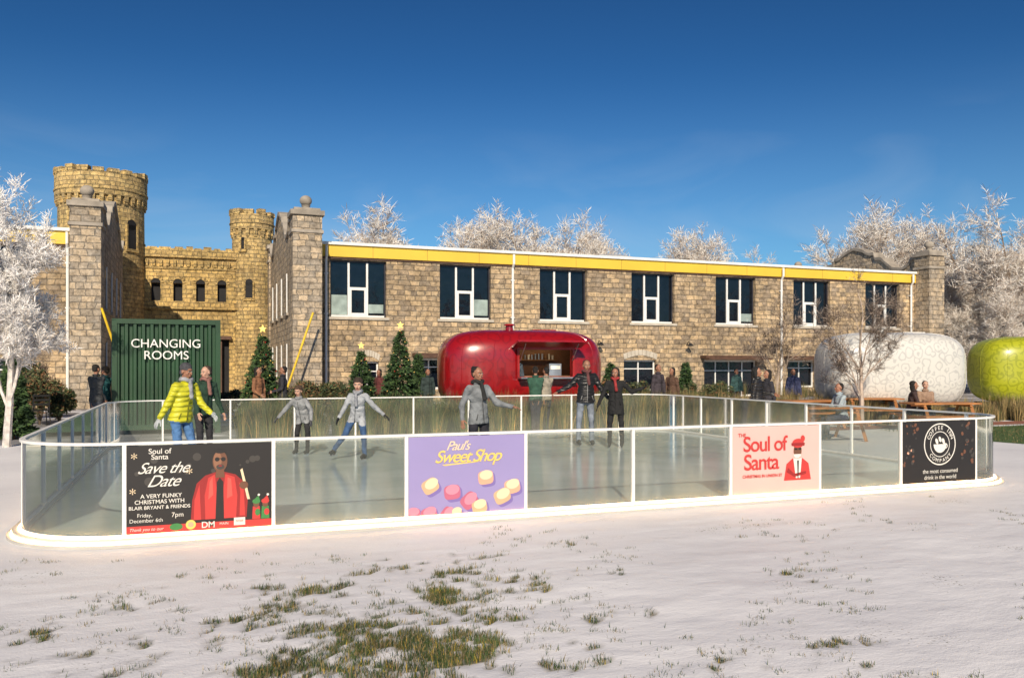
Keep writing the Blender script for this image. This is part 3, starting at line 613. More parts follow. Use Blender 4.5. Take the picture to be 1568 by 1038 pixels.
for u,c1,c2 in ((.89,TXR,PGRN),(.955,PGRN,TXR)):
    b.poly([(u-.03,.09),(u+.03,.09),(u+.025,.24),(u-.025,.24)],c1,2); b.ell(u,.27,.035,.045,PSKIN,3); b.ell(u,.30,.045,.03,c2,4); b.poly([(u-.028,.30),(u+.028,.30),(u+.015,.37)],c2,4); b.ell(u+.018,.375,.014,.014,TXW,5); b.ell(u+.01,.17,.03,.04,c2,3)
b.ell(.43,.07,.055,.055,PYEL,3); b.ell(.43,.07,.03,.03,PORG,4); b.t('DM',.55,.055,.10,TXW,bold=.0012); b.t('Thank you to our',.13,.045,.05,TXW,shear=.3); b.poly([(.73,.03),(.81,.03),(.81,.12),(.73,.12)],TXW,3); b.t('NTDF',.77,.08,.032,TXR); b.ell(.33,.055,.07,.04,PGRN,3); b.t('MAIN',.66,.06,.04,TXW)
b.done()
b=Ban(2,PPUR,'sweet_shop_banner')
b.t("Paul's",.41,.87,.17,PCRM,shear=.45,bold=.0004,spacing=.86); b.t('Sweet Shop',.50,.73,.225,PYEL,shear=.4,bold=.0012,spacing=.84)
b.poly([(.28,.635),(.56,.665),(.60,.66),(.58,.652),(.30,.620)],PYEL)
for u,v,sz,rt,kd in ((.18,.37,.085,.5,0),(.365,.275,.085,.1,1),(.51,.155,.088,.7,1),(.655,.445,.082,.1,2),(.80,.19,.088,.4,0),(.89,.31,.085,.2,2),(.04,.02,.07,0,1),(.17,.01,.08,.3,1),(.60,.07,.08,.2,0),(.32,.0,.07,.9,1),(.40,.0,.06,.2,0)):
    c,c2={0:(PCRM,PCRD),1:(PROSE,PROSD),2:(PCRM,PORG)}[kd]
    sz*=1.15
    b.rsq(u+.02,v-.03,sz*1.1,sz,rt,PPURD,1); b.rsq(u,v,sz*1.12,sz*.95,rt,c2,2)
    b.ell(u+math.sin(rt)*.02,v+math.cos(rt)*.035,sz*.95,sz*.66,c,3,rot=rt)
b.done()
b=Ban(5,PPNK,'christmas_market_banner')
b.t('THE',.10,.875,.075,TXR,bold=.0008); b.t('Soul of',.36,.73,.315,TXR,bold=.003,spacing=.90); b.t('Santa',.32,.46,.33,TXR,bold=.003,spacing=.90); b.t('CHRISTMAS IN UNION ST',.33,.26,.062,TXR,bold=.001)
b.poly([(.58,.17),(.61,.42),(.68,.50),(.80,.50),(.87,.42),(.90,.17)],TXR,1)
b.poly([(.69,.50),(.79,.50),(.77,.20),(.72,.20)],TXW,2); b.poly([(.61,.30),(.70,.22),(.84,.26),(.84,.30),(.70,.27),(.63,.36)],PRDD,3); b.poly([(.735,.47),(.755,.47),(.75,.2),(.74,.2)],PBLK,3)
b.ell(.74,.61,.075,.11,PSKIN,3); b.ell(.735,.565,.07,.06,TXW,4,a0=180,a1=360); b.ell(.745,.73,.11,.07,TXR,4); b.poly([(.67,.69),(.82,.69),(.825,.735),(.665,.735)],PRDD,5); b.ell(.80,.80,.04,.05,TXR,5); b.poly([(.705,.63),(.735,.63),(.735,.655),(.705,.655)],PBLK,5); b.poly([(.75,.63),(.785,.63),(.785,.655),(.75,.655)],PBLK,5)
b.done()
b=Ban(7,PBLK,'coffee_banner')
b.ringe(.5,.62,.325,.345,TXW); b.ringe(.5,.62,.20,.212,TXW)
for i,ch in enumerate('COFFEE INN'):
    an=R(155-i*14.5); o_=b.t(ch,.5+.27*math.cos(an)*b.H/b.W,.62+.27*math.sin(an),.09,TXW,bold=.0006); o_.rotation_euler=(R(90),-(an-math.pi/2),0)
for i,ch in enumerate('COMPANY'):
    an=R(222+i*16); o_=b.t(ch,.5+.27*math.cos(an)*b.H/b.W,.62+.27*math.sin(an),.085,TXW,bold=.0005); o_.rotation_euler=(R(90),-(an+math.pi/2),0)
b.ell(.5,.62,.14,.14,TXW,1,a0=180,a1=360); b.ringe(.575,.59,.03,.045,TXW)
for k,(u,v) in enumerate(((.455,.67),(.5,.70),(.545,.67))): b.ell(u,v,.028,.05,TXW,1,rot=.4)
b.t('the most consumed',.5,.18,.095,TXW); b.t('drink in the world',.5,.08,.095,TXW)
for i in range(46):
    u=random.choice([random.uniform(.01,.2),random.uniform(.8,.98)]); v=random.uniform(.27,.97); rr=random.uniform(.012,.03)
    b.ell(u,v,rr,rr*1.3,random.choice([PSKIN,PRDD,PGRY,PORG] if i%6==0 else [PSKIN,PGRY]),1,rot=random.uniform(0,3))
b.done()

# ------------------------------------------------------------ building
bld=empty('stone_armory_building')
FB=38.0
def wallgrid(mb,x0,x1,z0,z1,y,ops,dep=.35,m=0):
    X=sorted(set([x0,x1]+[o[0] for o in ops]+[o[1] for o in ops])); Z=sorted(set([z0,z1]+[o[2] for o in ops]+[o[3] for o in ops]))
    for i in range(len(X)-1):
        for j in range(len(Z)-1):
            cx=(X[i]+X[i+1])/2; cz=(Z[j]+Z[j+1])/2
            if any(o[0]<cx<o[1] and o[2]<cz<o[3] for o in ops): continue
            mb.quad((X[i],y,Z[j]),(X[i+1],y,Z[j]),(X[i+1],y,Z[j+1]),(X[i],y,Z[j+1]),m)
    for a,b_,c,d in ops:
        e=y+dep
        mb.quad((a,y,c),(a,y,d),(a,e,d),(a,e,c),m); mb.quad((b_,y,c),(b_,e,c),(b_,e,d),(b_,y,d),m)
        mb.quad((a,y,d),(b_,y,d),(b_,e,d),(a,e,d),m); mb.quad((a,y,c),(a,e,c),(b_,e,c),(b_,y,c),m)
ups=[(5.70+5.08*i,8.25+5.08*i,3.9,6.46) for i in range(7)]
low=[(9.7,10.9,.6,2.05),(6.9,7.9,.3,1.9),(14.9,16.6,.5,2.0),(20.5,22.4,.4,2.0),(25.3,28.7,.05,2.0),(30.7,32.6,.5,2.0),(35.6,37.6,.5,2.0)]
upl=[(-8.7-5.08*i,-6.15-5.08*i,3.9,6.46) for i in range(3)]
lowl=[(-8.4,-6.6,.4,2.0),(-13.4,-11.6,.4,2.0)]
mb=MB(); wallgrid(mb,5.1,40.0,0,6.6,FB,ups+low); wallgrid(mb,-24,-4.4,0,6.6,FB,upl+lowl)
mb.quad((5.1,48,0),(5.1,48,6.9),(40,48,6.9),(40,48,0)); mb.quad((-24,48,0),(-24,48,6.9),(-4.4,48,6.9),(-4.4,48,0)); mb.quad((-24,38,0),(-24,48,0),(-24,48,6.9),(-24,38,6.9))
mb.obj('stone_walls',[STONE],bld)
mb=MB(); mb.box(5.1,40,38.35,47.95,6.9,6.95); mb.box(-23.95,-4.4,38.35,47.95,6.9,6.95); mb.ell((22.3,43,6.95),((2.4,0,0),(0,2.4,0),(0,0,1.1)),1,24,10)
mb.obj('roof',[ROOF,M('roof_dome',(.5,.51,.52),.6)],bld)
mb=MB()
for x0,x1 in ((5.1,40.3),(-24.1,-4.45)):
    mb.box(x0,x1,FB-.12,FB+.3,6.58,7.10,0); mb.box(x0-.02,x1+.02,FB-.22,FB+.32,7.103,7.23,1); mb.box(x0,x1,FB-.06,FB+.0,6.50,6.577,2)
    x=x0+2.5
    while x<x1-1: mb.box(x,x+.012,FB-.124,FB-.12,6.585,7.095,2); x+=2.54
mb.obj('fascia_and_cornice',[YEL,WHT,WOODD],bld)
mb=MB()
for k,(a,b_,c,d) in enumerate(ups+upl):
    e=FB+.2; W=b_-a
    mb.box(a,a+.07,e,e+.058,c,d,2); mb.box(b_-.07,b_,e,e+.058,c,d,2); mb.box(a+.07,b_-.07,e,e+.058,d-.08,d,2); mb.box(a+.07,b_-.07,e-.03,e+.055,c,c+.09,0)
    for q in (.335,.665): mb.box(a+W*q-.045,a+W*q+.045,e-.01,e+.05,c+.091,d-.081,0)
    zc=c+(d-c)*.52
    mb.box(a+W*.335+.046,a+W*.665-.046,e-.02,e+.045,zc-.1,zc+.03,0)
    mb.box(a+W*.335+.047,a+W*.335+.13,e-.022,e+.04,c+.092,zc-.101,0); mb.box(a+W*.665-.13,a+W*.665-.047,e-.022,e+.04,c+.092,zc-.101,0); mb.box(a+W*.335+.131,a+W*.665-.131,e-.021,e+.04,c+.092,c+.2,0)
    random.seed(k+3)
    for q0,q1 in ((0,.335),(.335,.665),(.665,1)):
        t1,t2=random.uniform(-.006,.006),random.uniform(-.02,.02)
        mb.quad((a+W*q0,e+.07+t1,c),(a+W*q1,e+.07-t1,c),(a+W*q1,e+.07-t1+t2,d),(a+W*q0,e+.07+t1+t2,d),1)
    if k in(0,1,4): mb.box(a+W*.69,b_-.1,e+.030,e+.040,c+.2,c+random.uniform(.6,1.0),3)
    if k in(0,): mb.box(a+.09,a+W*.31,e+.030,e+.040,c+.1,c+1.0,3)
for (a,b_,c,d) in low+lowl:
    e=FB+.22; W=b_-a
    mb.box(a,b_,e+.06,e+.08,c,d,1); mb.box(a,a+.07,e,e+.058,c,d,0); mb.box(b_-.07,b_,e,e+.058,c,d,0); mb.box(a+.07,b_-.07,e,e+.058,d-.09,d,0); mb.box(a+.07,b_-.07,e,e+.058,c,c+.09,0)
    nn=2 if W<2 else 4
    for q in range(1,nn): mb.box(a+W*q/nn-.03,a+W*q/nn+.03,e,e+.056,c+.091,d-.091,0)
    mb.box(a+.071,b_-.071,e+.003,e+.054,c+(d-c)*.7,c+(d-c)*.7+.05,0)
mb.obj('windows',[WHT,GLS,M('dark_window_frame',(.03,.03,.04),.4),M('window_blind',(.30,.38,.36),.8)],bld)
mb=MB()
for (a,b_,c,d) in ups+upl: mb.box(a-.12,b_+.12,FB-.07,FB+.18,c-.12,c-.002,0)
for i,(a,b_,c,d) in enumerate(low+lowl):
    if i in (0,4,5): mb.box(a-.25,b_+.25,FB-.55,FB-.003,d+.1,d+.24,1); mb.box(a-.3,b_+.3,FB-.9,FB-.56,d+.02,d+.12,1)
    else:
        n=9
        for k in range(n):
            t0=k/n;t1=(k+1)/n
            f=lambda t: d+.02+.22*math.sin(math.pi*t)
            mb.prism([(a+(b_-a)*t0+.01,f(t0)),(a+(b_-a)*t1-.01,f(t1)),(a+(b_-a)*t1+ (t1-.5)*.12-.01,f(t1)+.28),(a+(b_-a)*t0+(t0-.5)*.12+.01,f(t0)+.28)],FB-.04,FB+.02,0)
mb.obj('sills_and_lintels',[SILL,WOODD],bld)
mb=MB()
for x in (5.5,14.4,30.2,39.5,-4.75,-14.5):
    mb.tube([(x,FB-.28,7.05),(x,FB-.28,6.6),(x,FB-.12,6.4),(x,FB-.12,.1)],.06,8,0)
    for z in (2,4,5.8): mb.box(x-.09,x+.09,FB-.13,FB-.002,z,z+.05,0)
mb.obj('downspouts',[WHT],bld)
mb=MB()
for x in (8.8,12.6,19,24.2,29.6,34,-5.6,-10):
    mb.tube([(x,FB-.01,2.75),(x,FB-.2,2.95),(x,FB-.4,2.85)],.02,6,0); mb.tube([(x,FB-.4,2.88),(x,FB-.4,2.72)],[.05,.17],12,0)
mb.obj('wall_lamps',[BLK],bld)
PROF=[(0,8.0),(.07,8.0),(.09,7.6),(.14,7.45),(.2,7.55),(.25,7.95),(.28,8.25),(.30,8.3),(.335,8.3),(.34,8.65),(.38,8.65),(.43,8.95),(.5,9.15),(.57,8.95),(.62,8.65),(.66,8.65),(.665,8.3),(.70,8.3),(.72,8.25),(.75,7.95),(.8,7.55),(.86,7.45),(.91,7.6),(.93,8.0),(1,8.0)]
def pf(t):
    for (a,za),(b_,zb) in zip(PROF,PROF[1:]):
        if a<=t<=b_: return za+(zb-za)*((t-a)/(b_-a) if b_>a else 0)
    return 8.
def endwall(x0,x1,y0=37.6,y1=48.4,dz=0):
    mb=MB(); n=70
    ts=[i/n for i in range(n+1)]
    Y=[y0+(y1-y0)*t for t in ts]; Zt=[pf(t)+dz for t in ts]
    for i in range(n):
        mb.quad((x0,Y[i],0),(x0,Y[i],Zt[i]),(x0,Y[i+1],Zt[i+1]),(x0,Y[i+1],0),0)
        mb.quad((x1,Y[i],0),(x1,Y[i+1],0),(x1,Y[i+1],Zt[i+1]),(x1,Y[i],Zt[i]),0)
    mb.quad((x0,y0,0),(x1,y0,0),(x1,y0,Zt[0]),(x0,y0,Zt[0]),0); mb.quad((x0,y1,0),(x0,y1,Zt[-1]),(x1,y1,Zt[-1]),(x1,y1,0),0)
    for i in range(n):
        vs=[(x0-.1,Y[i],Zt[i]+.003),(x1+.1,Y[i],Zt[i]+.003),(x1+.1,Y[i+1],Zt[i+1]+.003),(x0-.1,Y[i+1],Zt[i+1]+.003)]
        vs+= [(a,b_,c+.17) for a,b_,c in vs]
        mb.add(vs,[(0,1,2,3),(4,7,6,5),(0,4,5,1),(1,5,6,2),(2,6,7,3),(3,7,4,0)],1)
    xs_=[x0-.012,x1+.012]
    for yy in (39.5,42,44.5,46.8):
        for q,xx in enumerate(xs_):
            for z0_,z1_ in ((4.1,5.5),(1,2.3)):
                pts=[(yy-.45,z0_),(yy+.45,z0_)]+[(yy+.45*math.cos(R(a_)),z1_+.45*math.sin(R(a_))) for a_ in range(0,181,20)]
                if q==1: pts=pts[::-1]
                mb.add([(xx,a_,b_) for a_,b_ in pts],[tuple(range(len(pts)))],2)
                mb.box(xx-.03,xx+.03,yy-.03,yy+.03,z0_,z1_+.4,3)
                mb.box(xx-.08,xx+.08,yy-.55,yy+.55,z0_-.12,z0_-.005,1)
    return mb.obj('parapet_end_wall',[STONE_D,COPING,GLS,WHT],bld)
endwall(3.98,4.5); endwall(-4.1,-3.49); endwall(40.02,40.6)
def pier(x0,x1,y0,y1,h):
    mb=MB(); mb.box(x0,x1,y0,y1,0,h,0); mb.box(x0-.06,x1+.06,y0-.06,y1+.06,h-.75,h-.62,1)
    mb.box(x0-.1,x1+.1,y0-.1,y1+.1,h+.002,h+.2,1); mb.box(x0+.06,x1-.06,y0+.06,y1-.06,h+.202,h+.32,1)
    cx,cy=(x0+x1)/2,(y0+y1)/2; mb.tube([(cx,cy,h+.32),(cx,cy,h+.42),(cx,cy,h+.5)],[.26,.16,.2],16,1)
    mb.obj('corner_pier',[STONE_D,COPING],bld)
    m2=MB(); m2.ell((cx,cy,h+.70),((.26,0,0),(0,.26,0),(0,0,.23)),0,20,12); m2.obj('ball_finial',[COPING],bld,True)
pier(3.9,5.12,36.4,37.59,8.1); pier(-4.5,-3.4,36.4,37.59,7.9); pier(39.85,41.0,36.9,37.99,8.1)
pier(3.9,4.9,48.41,49.3,8.2); pier(39.9,40.9,48.41,49.3,8.2)

cas=empty('castle_gatehouse')
def tower(cx,cy,r,h,hw,top_in=.16,seed=1,win=()):
    sm=stone_mat('tower_stone',(.70,.50,.21),(.46,.33,.16),(.32,.25,.14),cyl=(cx,cy,r),rh=.22,bw=.4,stain=.35)
    mb=MB(); mb.tube([(cx,cy,0),(cx,cy,h-hw)],[r*1.04,r],40,0)
    n=int(r*16)
    for i in range(n):
        a=2*math.pi*i/n; M4=Matrix.Translation((cx,cy,0))@Matrix.Rotation(a,4,'Z')
        mb.box(r-.1,r+top_in-.01,-.1,.1,h-hw-.28,h-hw+.02,0,M4)
        mb.box(r-.1,r+top_in*.6,-.08,.08,h-hw-.45,h-hw-.281,0,M4)
    mb.tube([(cx,cy,h-hw),(cx,cy,h-.3)],[r+top_in]*2,40,0)
    mb.tube([(cx,cy,h-hw+.3),(cx,cy,h-hw+.38)],[r+top_in+.04]*2,40,0)
    random.seed(seed)
    n=int(r*9)
    for i in range(n):
        a=2*math.pi*i/n+.1; M4=Matrix.Translation((cx,cy,0))@Matrix.Rotation(a,4,'Z'); ww=(math.pi*(r+top_in)/n)*random.uniform(.5,.78)
        mb.box(r-.25,r+top_in+.03,-ww,ww,h-.299,h-random.uniform(-.04,.12),0,M4)
    mb.obj('round_tower',[sm],cas)
    m2=MB()
    for ang,z0,z1,ww in win:
        M4=Matrix.Translation((cx,cy,0))@Matrix.Rotation(ang,4,'Z')
        m2.box(-ww,ww,-r-.02,-r*.9,z0,z1,0,M4); m2.tube([M4@Vector((0,-r-.02,z1)),M4@Vector((0,-r*.9,z1))],ww,14,0)
        m2.box(-ww-.12,ww+.12,-r-.1,-r*.9,z0-.16,z0-.01,1,M4)
        for s_ in (-1,1): m2.box(s_*ww-.1 if s_<0 else ww+.001,-ww-.001 if s_<0 else ww+.1,-r-.07,-r*.9,z0,z1,1,M4)
    m2.obj('tower_window',[DARK,CASTLE],cas)
tower(-4.75,51.2,2.15,12.25,1.5,seed=3,win=((R(48),8.0,9.3,.3),(R(-35),9.0,9.8,.16)))
tower(3.2,51.6,1.12,10.75,1.15,.12,seed=5,win=((R(-12),5.6,6.5,.2),(R(-30),8.4,9.0,.1)))
mb=MB()
ops=[(x-.24,x+.24,5.35,6.35) for x in (-2.0,-.85,.35,1.5)]+[(-2.2,1.9,0,3.2)]
wallgrid(mb,-3.2,2.6,0,8.15,51.0,ops,.4)
mb.quad((-3.2,51,8.15),(2.6,51,8.15),(2.6,52.2,8.15),(-3.2,52.2,8.15)); mb.quad((-3.2,52.2,0),(-3.2,52.2,8.15),(2.6,52.2,8.15),(2.6,52.2,0))
mb.box(-3.0,2.5,50.85,50.997,7.8,8.3); mb.box(-3.0,2.5,50.93,50.996,7.15,7.3)
x=-2.9
while x<2.4: mb.box(x,x+.16,50.86,50.995,7.301,7.65); x+=.36
x=-2.9; random.seed(8)
while x<2.2:
    ww=random.uniform(.3,.6); mb.box(x,x+ww,50.87,51.3,8.301,8.3+random.uniform(.05,.16)); x+=ww+random.uniform(.05,.3)
mb.box(-2.9,2.5,50.8,50.994,4.9,5.02)
for xx in (-2.0,-.85,.35,1.5):
    for k in range(7):
        a_=R(k*180/7+13); M4=Matrix.Translation((xx,50.97,6.35))@Matrix.Rotation(-a_,4,'Y'); mb.box(.25,.42,-.03,.02,-.06,.06,0,M4)
mb.obj('curtain_wall',[CASTLE],cas)
mb=MB()
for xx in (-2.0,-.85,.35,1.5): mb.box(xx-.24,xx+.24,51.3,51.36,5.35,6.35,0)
for xx in (-2.0,-.85,.35,1.5):
    pts=[(xx+.25*math.cos(R(t)),6.35+.25*math.sin(R(t))) for t in range(0,181,15)]; mb.prism(pts,50.985,51.1,0)
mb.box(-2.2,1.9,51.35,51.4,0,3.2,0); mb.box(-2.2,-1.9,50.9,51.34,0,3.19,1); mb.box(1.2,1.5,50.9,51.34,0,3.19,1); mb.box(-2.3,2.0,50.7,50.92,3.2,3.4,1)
mb.obj('gate_and_openings',[DARK,WOODD],cas)

for x0,x1,y_ in ((-3.3,-2.1,35.5),(4.6,3.3,35.3)):
    mb=MB(); mb.tube([(x0,y_,3.9),(x1,y_,0)],.045,8,0); mb.tube([(x1,y_,0),(x1,y_,.06)],.18,12,0); mb.obj('yellow_leaning_pole',[YPOLE])

# ------------------------------------------------------------ container
ct=empty('changing_room_container',(-1.87,22.5,0))
CG=M('container_green',(.010,.052,.020),.5,var=.25,vs=1.5)
mb=MB(); W=2.5; H=2.85; D=6.
def corr(mb,p0,p1,n,z0,z1,dep):
    p0=Vector(p0);p1=Vector(p1);d=(p1-p0);Ln=d.length;d/=Ln;nn=Vector((d.y,-d.x,0)); st=Ln/n
    pr=[]
    for i in range(n):
        for f,o in ((0,0),(.35,0),(.5,1),(.85,1)): pr.append(p0+d*(st*(i+f))+nn*(-dep*o))
    pr.append(p1)
    for a,b_ in zip(pr,pr[1:]): mb.quad((a.x,a.y,z0),(b_.x,b_.y,z0),(b_.x,b_.y,z1),(a.x,a.y,z1),0)
corr(mb,(.1,.03,0),(W-.1,.03,0),12,.25,H-.12,.09)
corr(mb,(W-.03,.1,0),(W-.03,D-.1,0),24,.25,H-.12,.05); corr(mb,(.03,D-.1,0),(.03,.1,0),24,.25,H-.12,.05); corr(mb,(W-.1,D-.03,0),(.1,D-.03,0),10,.25,H-.12,.05)
for x in (0,W-.12):
    for y in (0,D-.12): mb.box(x,x+.12,y,y+.12,.101,H)
for y in (.005,D-.105): mb.box(.121,W-.121,y,y+.10,.12,.249); mb.box(.121,W-.121,y,y+.10,H-.119,H-.002)
for x in (.005,W-.105): mb.box(x,x+.10,.121,D-.121,.12,.249); mb.box(x,x+.10,.121,D-.121,H-.119,H-.002)
mb.box(.11,W-.11,.11,D-.11,H-.06,H-.03)
mb.box(.0,.14,-.006,.12,0,.1);mb.box(W-.14,W,-.006,.12,0,.1);mb.box(.0,.14,D-.12,D,0,.1);mb.box(W-.14,W,D-.12,D,0,.1)
mb.obj('corrugated_body',[CG],ct)
text('CHANGING',ct,W/2-.02,-.012,2.24,.30,TXC,bold=.0,name='sign_lettering'); text('ROOMS',ct,W/2-.02,-.012,1.95,.30,TXC,bold=.0,name='sign_lettering')

# ------------------------------------------------------------ caravans
def pattern_mat(name,base,line,scale,rough=.3,metal=0,coat=.4,amt=1):
    m,nt,p,o=newmat(name); L=nt.links.new
    tc=N(nt,'ShaderNodeTexCoord'); nz=N(nt,'ShaderNodeTexNoise'); nz.inputs['Scale'].default_value=3.5; L(tc.outputs['Object'],nz.inputs['Vector'])
    mm=N(nt,'ShaderNodeMixRGB'); mm.inputs[0].default_value=.18; L(tc.outputs['Object'],mm.inputs[1]); L(nz.outputs['Color'],mm.inputs[2])
    vo=N(nt,'ShaderNodeTexVoronoi'); vo.feature='F1'; vo.inputs['Scale'].default_value=scale; L(mm.outputs[0],vo.inputs['Vector'])
    wv=N(nt,'ShaderNodeMath',operation='MULTIPLY'); wv.inputs[1].default_value=17; L(vo.outputs['Distance'],wv.inputs[0])
    sn=N(nt,'ShaderNodeMath',operation='SINE'); L(wv.outputs[0],sn.inputs[0])
    mr=N(nt,'ShaderNodeMapRange'); mr.inputs[1].default_value=.3; mr.inputs[2].default_value=.8; mr.inputs[4].default_value=amt; L(sn.outputs[0],mr.inputs[0])
    mx=N(nt,'ShaderNodeMixRGB'); mx.inputs[1].default_value=(*base,1); mx.inputs[2].default_value=(*line,1); L(mr.outputs[0],mx.inputs[0]); L(mx.outputs[0],p.inputs['Base Color'])
    p.inputs['Roughness'].default_value=rough; p.inputs['Metallic'].default_value=metal; p.inputs['Coat Weight'].default_value=coat; p.inputs['Coat Roughness'].default_value=.12
    return m
def caravan(name,x,y,rz,mat,hatch=False,HL=2.3,HH=1.16,HD=1.1):
    root=empty(name,(x,y,0),rz)
    nu,nv=72,44; vs=[];fs=[]; cz=1.55
    def sp(v,e): return math.copysign(abs(v)**e,v)
    e1,e2=.60,.58
    def PT(ph,t):
        cph=sp(math.cos(ph),e1); cl=sp(math.cos(ph),e1*.72)
        return (HL*cl*sp(math.cos(t),e2),HD*cph*sp(math.sin(t),e2),cz+HH*sp(math.sin(ph),e1*.95))
    for i in range(nv+1):
        ph=-math.pi/2+math.pi*i/nv
        for j in range(nu): vs.append(PT(ph,2*math.pi*j/nu))
    for i in range(nv):
        for j in range(nu): fs.append((i*nu+j,i*nu+(j+1)%nu,(i+1)*nu+(j+1)%nu,(i+1)*nu+j))
    me=bpy.data.meshes.new('shell'); me.from_pydata(vs,[],fs); me.materials.append(mat)
    bm=bmesh.new(); bm.from_mesh(me); bmesh.ops.remove_doubles(bm,verts=bm.verts,dist=1e-4); bmesh.ops.recalc_face_normals(bm,faces=bm.faces); bm.to_mesh(me); bm.free()
    sh=bpy.data.objects.new('shell',me); COL.objects.link(sh)
    hx0,hx1,hz0,hz1=-.35,1.20,1.40,2.14
    if hatch:
        md=sh.modifiers.new('sol','SOLIDIFY'); md.thickness=.05; md.offset=-1
        c=MB(); c.box(hx0,hx1,-1.6,-.5,hz0,hz1); cut=c.obj('cut',[])
        bo=sh.modifiers.new('b','BOOLEAN'); bo.object=cut; bo.operation='DIFFERENCE'; bo.solver='EXACT'
        dg=bpy.context.evaluated_depsgraph_get(); dg.update()
        me2=bpy.data.meshes.new_from_object(sh.evaluated_get(dg)); sh.modifiers.clear(); sh.data=me2
        bpy.data.objects.remove(cut); me=me2
    me.polygons.foreach_set('use_smooth',[True]*len(me.polygons))
    sh.parent=root
    mb=MB()
    for i in ([3,9,15] if hatch else [3,8,13,17]):
        for sg in (-1,1):
            t=-math.pi/2+sg*i/nu*2*math.pi
            if hatch and hx0-.15<HL*sp(math.cos(t),e2)<hx1+.15: continue
            pts=[PT(-math.pi/2+math.pi*k/nv,t) for k in range(3,nv-2)]
            mb.tube(pts,.007,5,0)
    mb.obj('panel_seams',[mat],root)
    mb=MB()
    mb.box(-HL*.8,HL*.8,-.75,.75,.30,.44,0)
    for wx in (-.45,.45):
        for sy in (-1,1):
            mb.tube([(wx,sy*.80,.33),(wx,sy*1.0,.33)],.33,24,0); mb.tube([(wx,sy*1.0,.33),(wx,sy*1.015,.33)],.18,20,1)
    mb.tube([(HL*.75,0,.40),(HL+.8,0,.42)],.05,8,0); mb.tube([(HL+.6,0,.42),(HL+.6,0,0)],.03,8,0)
    for sx_ in (-1,1): mb.tube([(sx_*HL*.7,-.6,.35),(sx_*HL*.7,-.6,0)],.035,8,0)
    mb.obj('chassis_and_wheels',[BLK,M('wheel_hub',(.6,.6,.6),.3,metal=1)],root)
    mb=MB(); mb.tube([(-.35,-.15,cz+HH-.06),(-.35,-.15,cz+HH+.12)],[.12,.10],16,0); mb.tube([(-.35,-.15,cz+HH+.12),(-.35,-.15,cz+HH+.17)],[.17,.13],16,0)
    mb.box(.3,1.0,-.3,.3,cz+HH-.10,cz+HH+.02,0); mb.obj('roof_vent',[mat],root)
    if hatch:
        mb=MB(); yf=-1.13
        for a,b_,c,d in ((hx0-.06,hx1+.06,hz0-.07,hz0),(hx0-.06,hx1+.06,hz1,hz1+.06)): mb.box(a,b_,yf,yf+.22,c,d,0)
        mb.box(hx0-.06,hx0,yf,yf+.22,hz0+.001,hz1-.001,0); mb.box(hx1,hx1+.06,yf,yf+.22,hz0+.001,hz1-.001,0)
        mb.box(hx0-.05,hx1+.05,yf-.32,yf-.002,hz0-.05,hz0-.01,1)
        M4=Matrix.Translation((0,yf,hz1+.05))@Matrix.Rotation(R(-14),4,'X'); mb.box(hx0-.22,hx1+.22,-.6,0,0,.05,2,M4)
        for xx in (hx0+.02,hx1-.02): mb.tube([(xx,yf-.02,hz1-.3),(xx,yf-.5,hz1+.15)],.012,6,1)
        mb.box(hx0-.6,hx1+.6,.35,.4,.6,2.4,3); mb.box(hx0-.6,hx1+.6,-.8,.34,2.34,2.38,3); mb.box(hx0-.02,hx1+.02,-.85,-.6,1.0,hz0+.02,3)
        mb.box(hx0,hx1,.2,.34,1.85,1.88,4)
        random.seed(2)
        for i in range(14):
            xx=hx0+.08+i*.105; mb.cyl((xx,.27),.03,1.881,1.88+random.uniform(.08,.18),8,random.choice([4,5,1]))
        mb.box(.62,.98,-.8,-.5,hz0+.021,hz0+.36,1); mb.box(.66,.94,-.82,-.801,hz0+.2,hz0+.3,5)
        mb.obj('serving_hatch',[M('hatch_frame_red',(.30,.015,.015),.35),M('steel',(.6,.6,.6),.3,metal=.9),mat,M('interior_panel',(.24,.12,.06),.7),WOOD,M('cups_white',(.8,.78,.7),.5)],root)
        mb=MB(); mb.box(hx0+.1,hx1-.1,-.3,-.24,2.30,2.335,0); mb.obj('interior_lamp',[M('warm_lamp',(1,.8,.5),.5,emit=9,ecol=(1,.72,.4))],root)
    return root
REDP=pattern_mat('caravan_red',(.30,.006,.009),(.20,.005,.008),3.2,.28,0,.7,.7)
WHP=pattern_mat('caravan_white',(.66,.65,.61),(.48,.475,.46),4.2,.35,amt=.8)
YLP=pattern_mat('caravan_yellow',(.42,.44,.02),(.28,.31,.01),3.8,.35,amt=.85)
caravan('red_food_caravan',8.72,22.4,R(-4),REDP,True,HL=2.34)
caravan('white_food_caravan',20.05,20.1,R(-16),WHP,HL=2.2)
caravan('yellow_food_caravan',27.5,20.85,R(-16),YLP,HL=2.3)

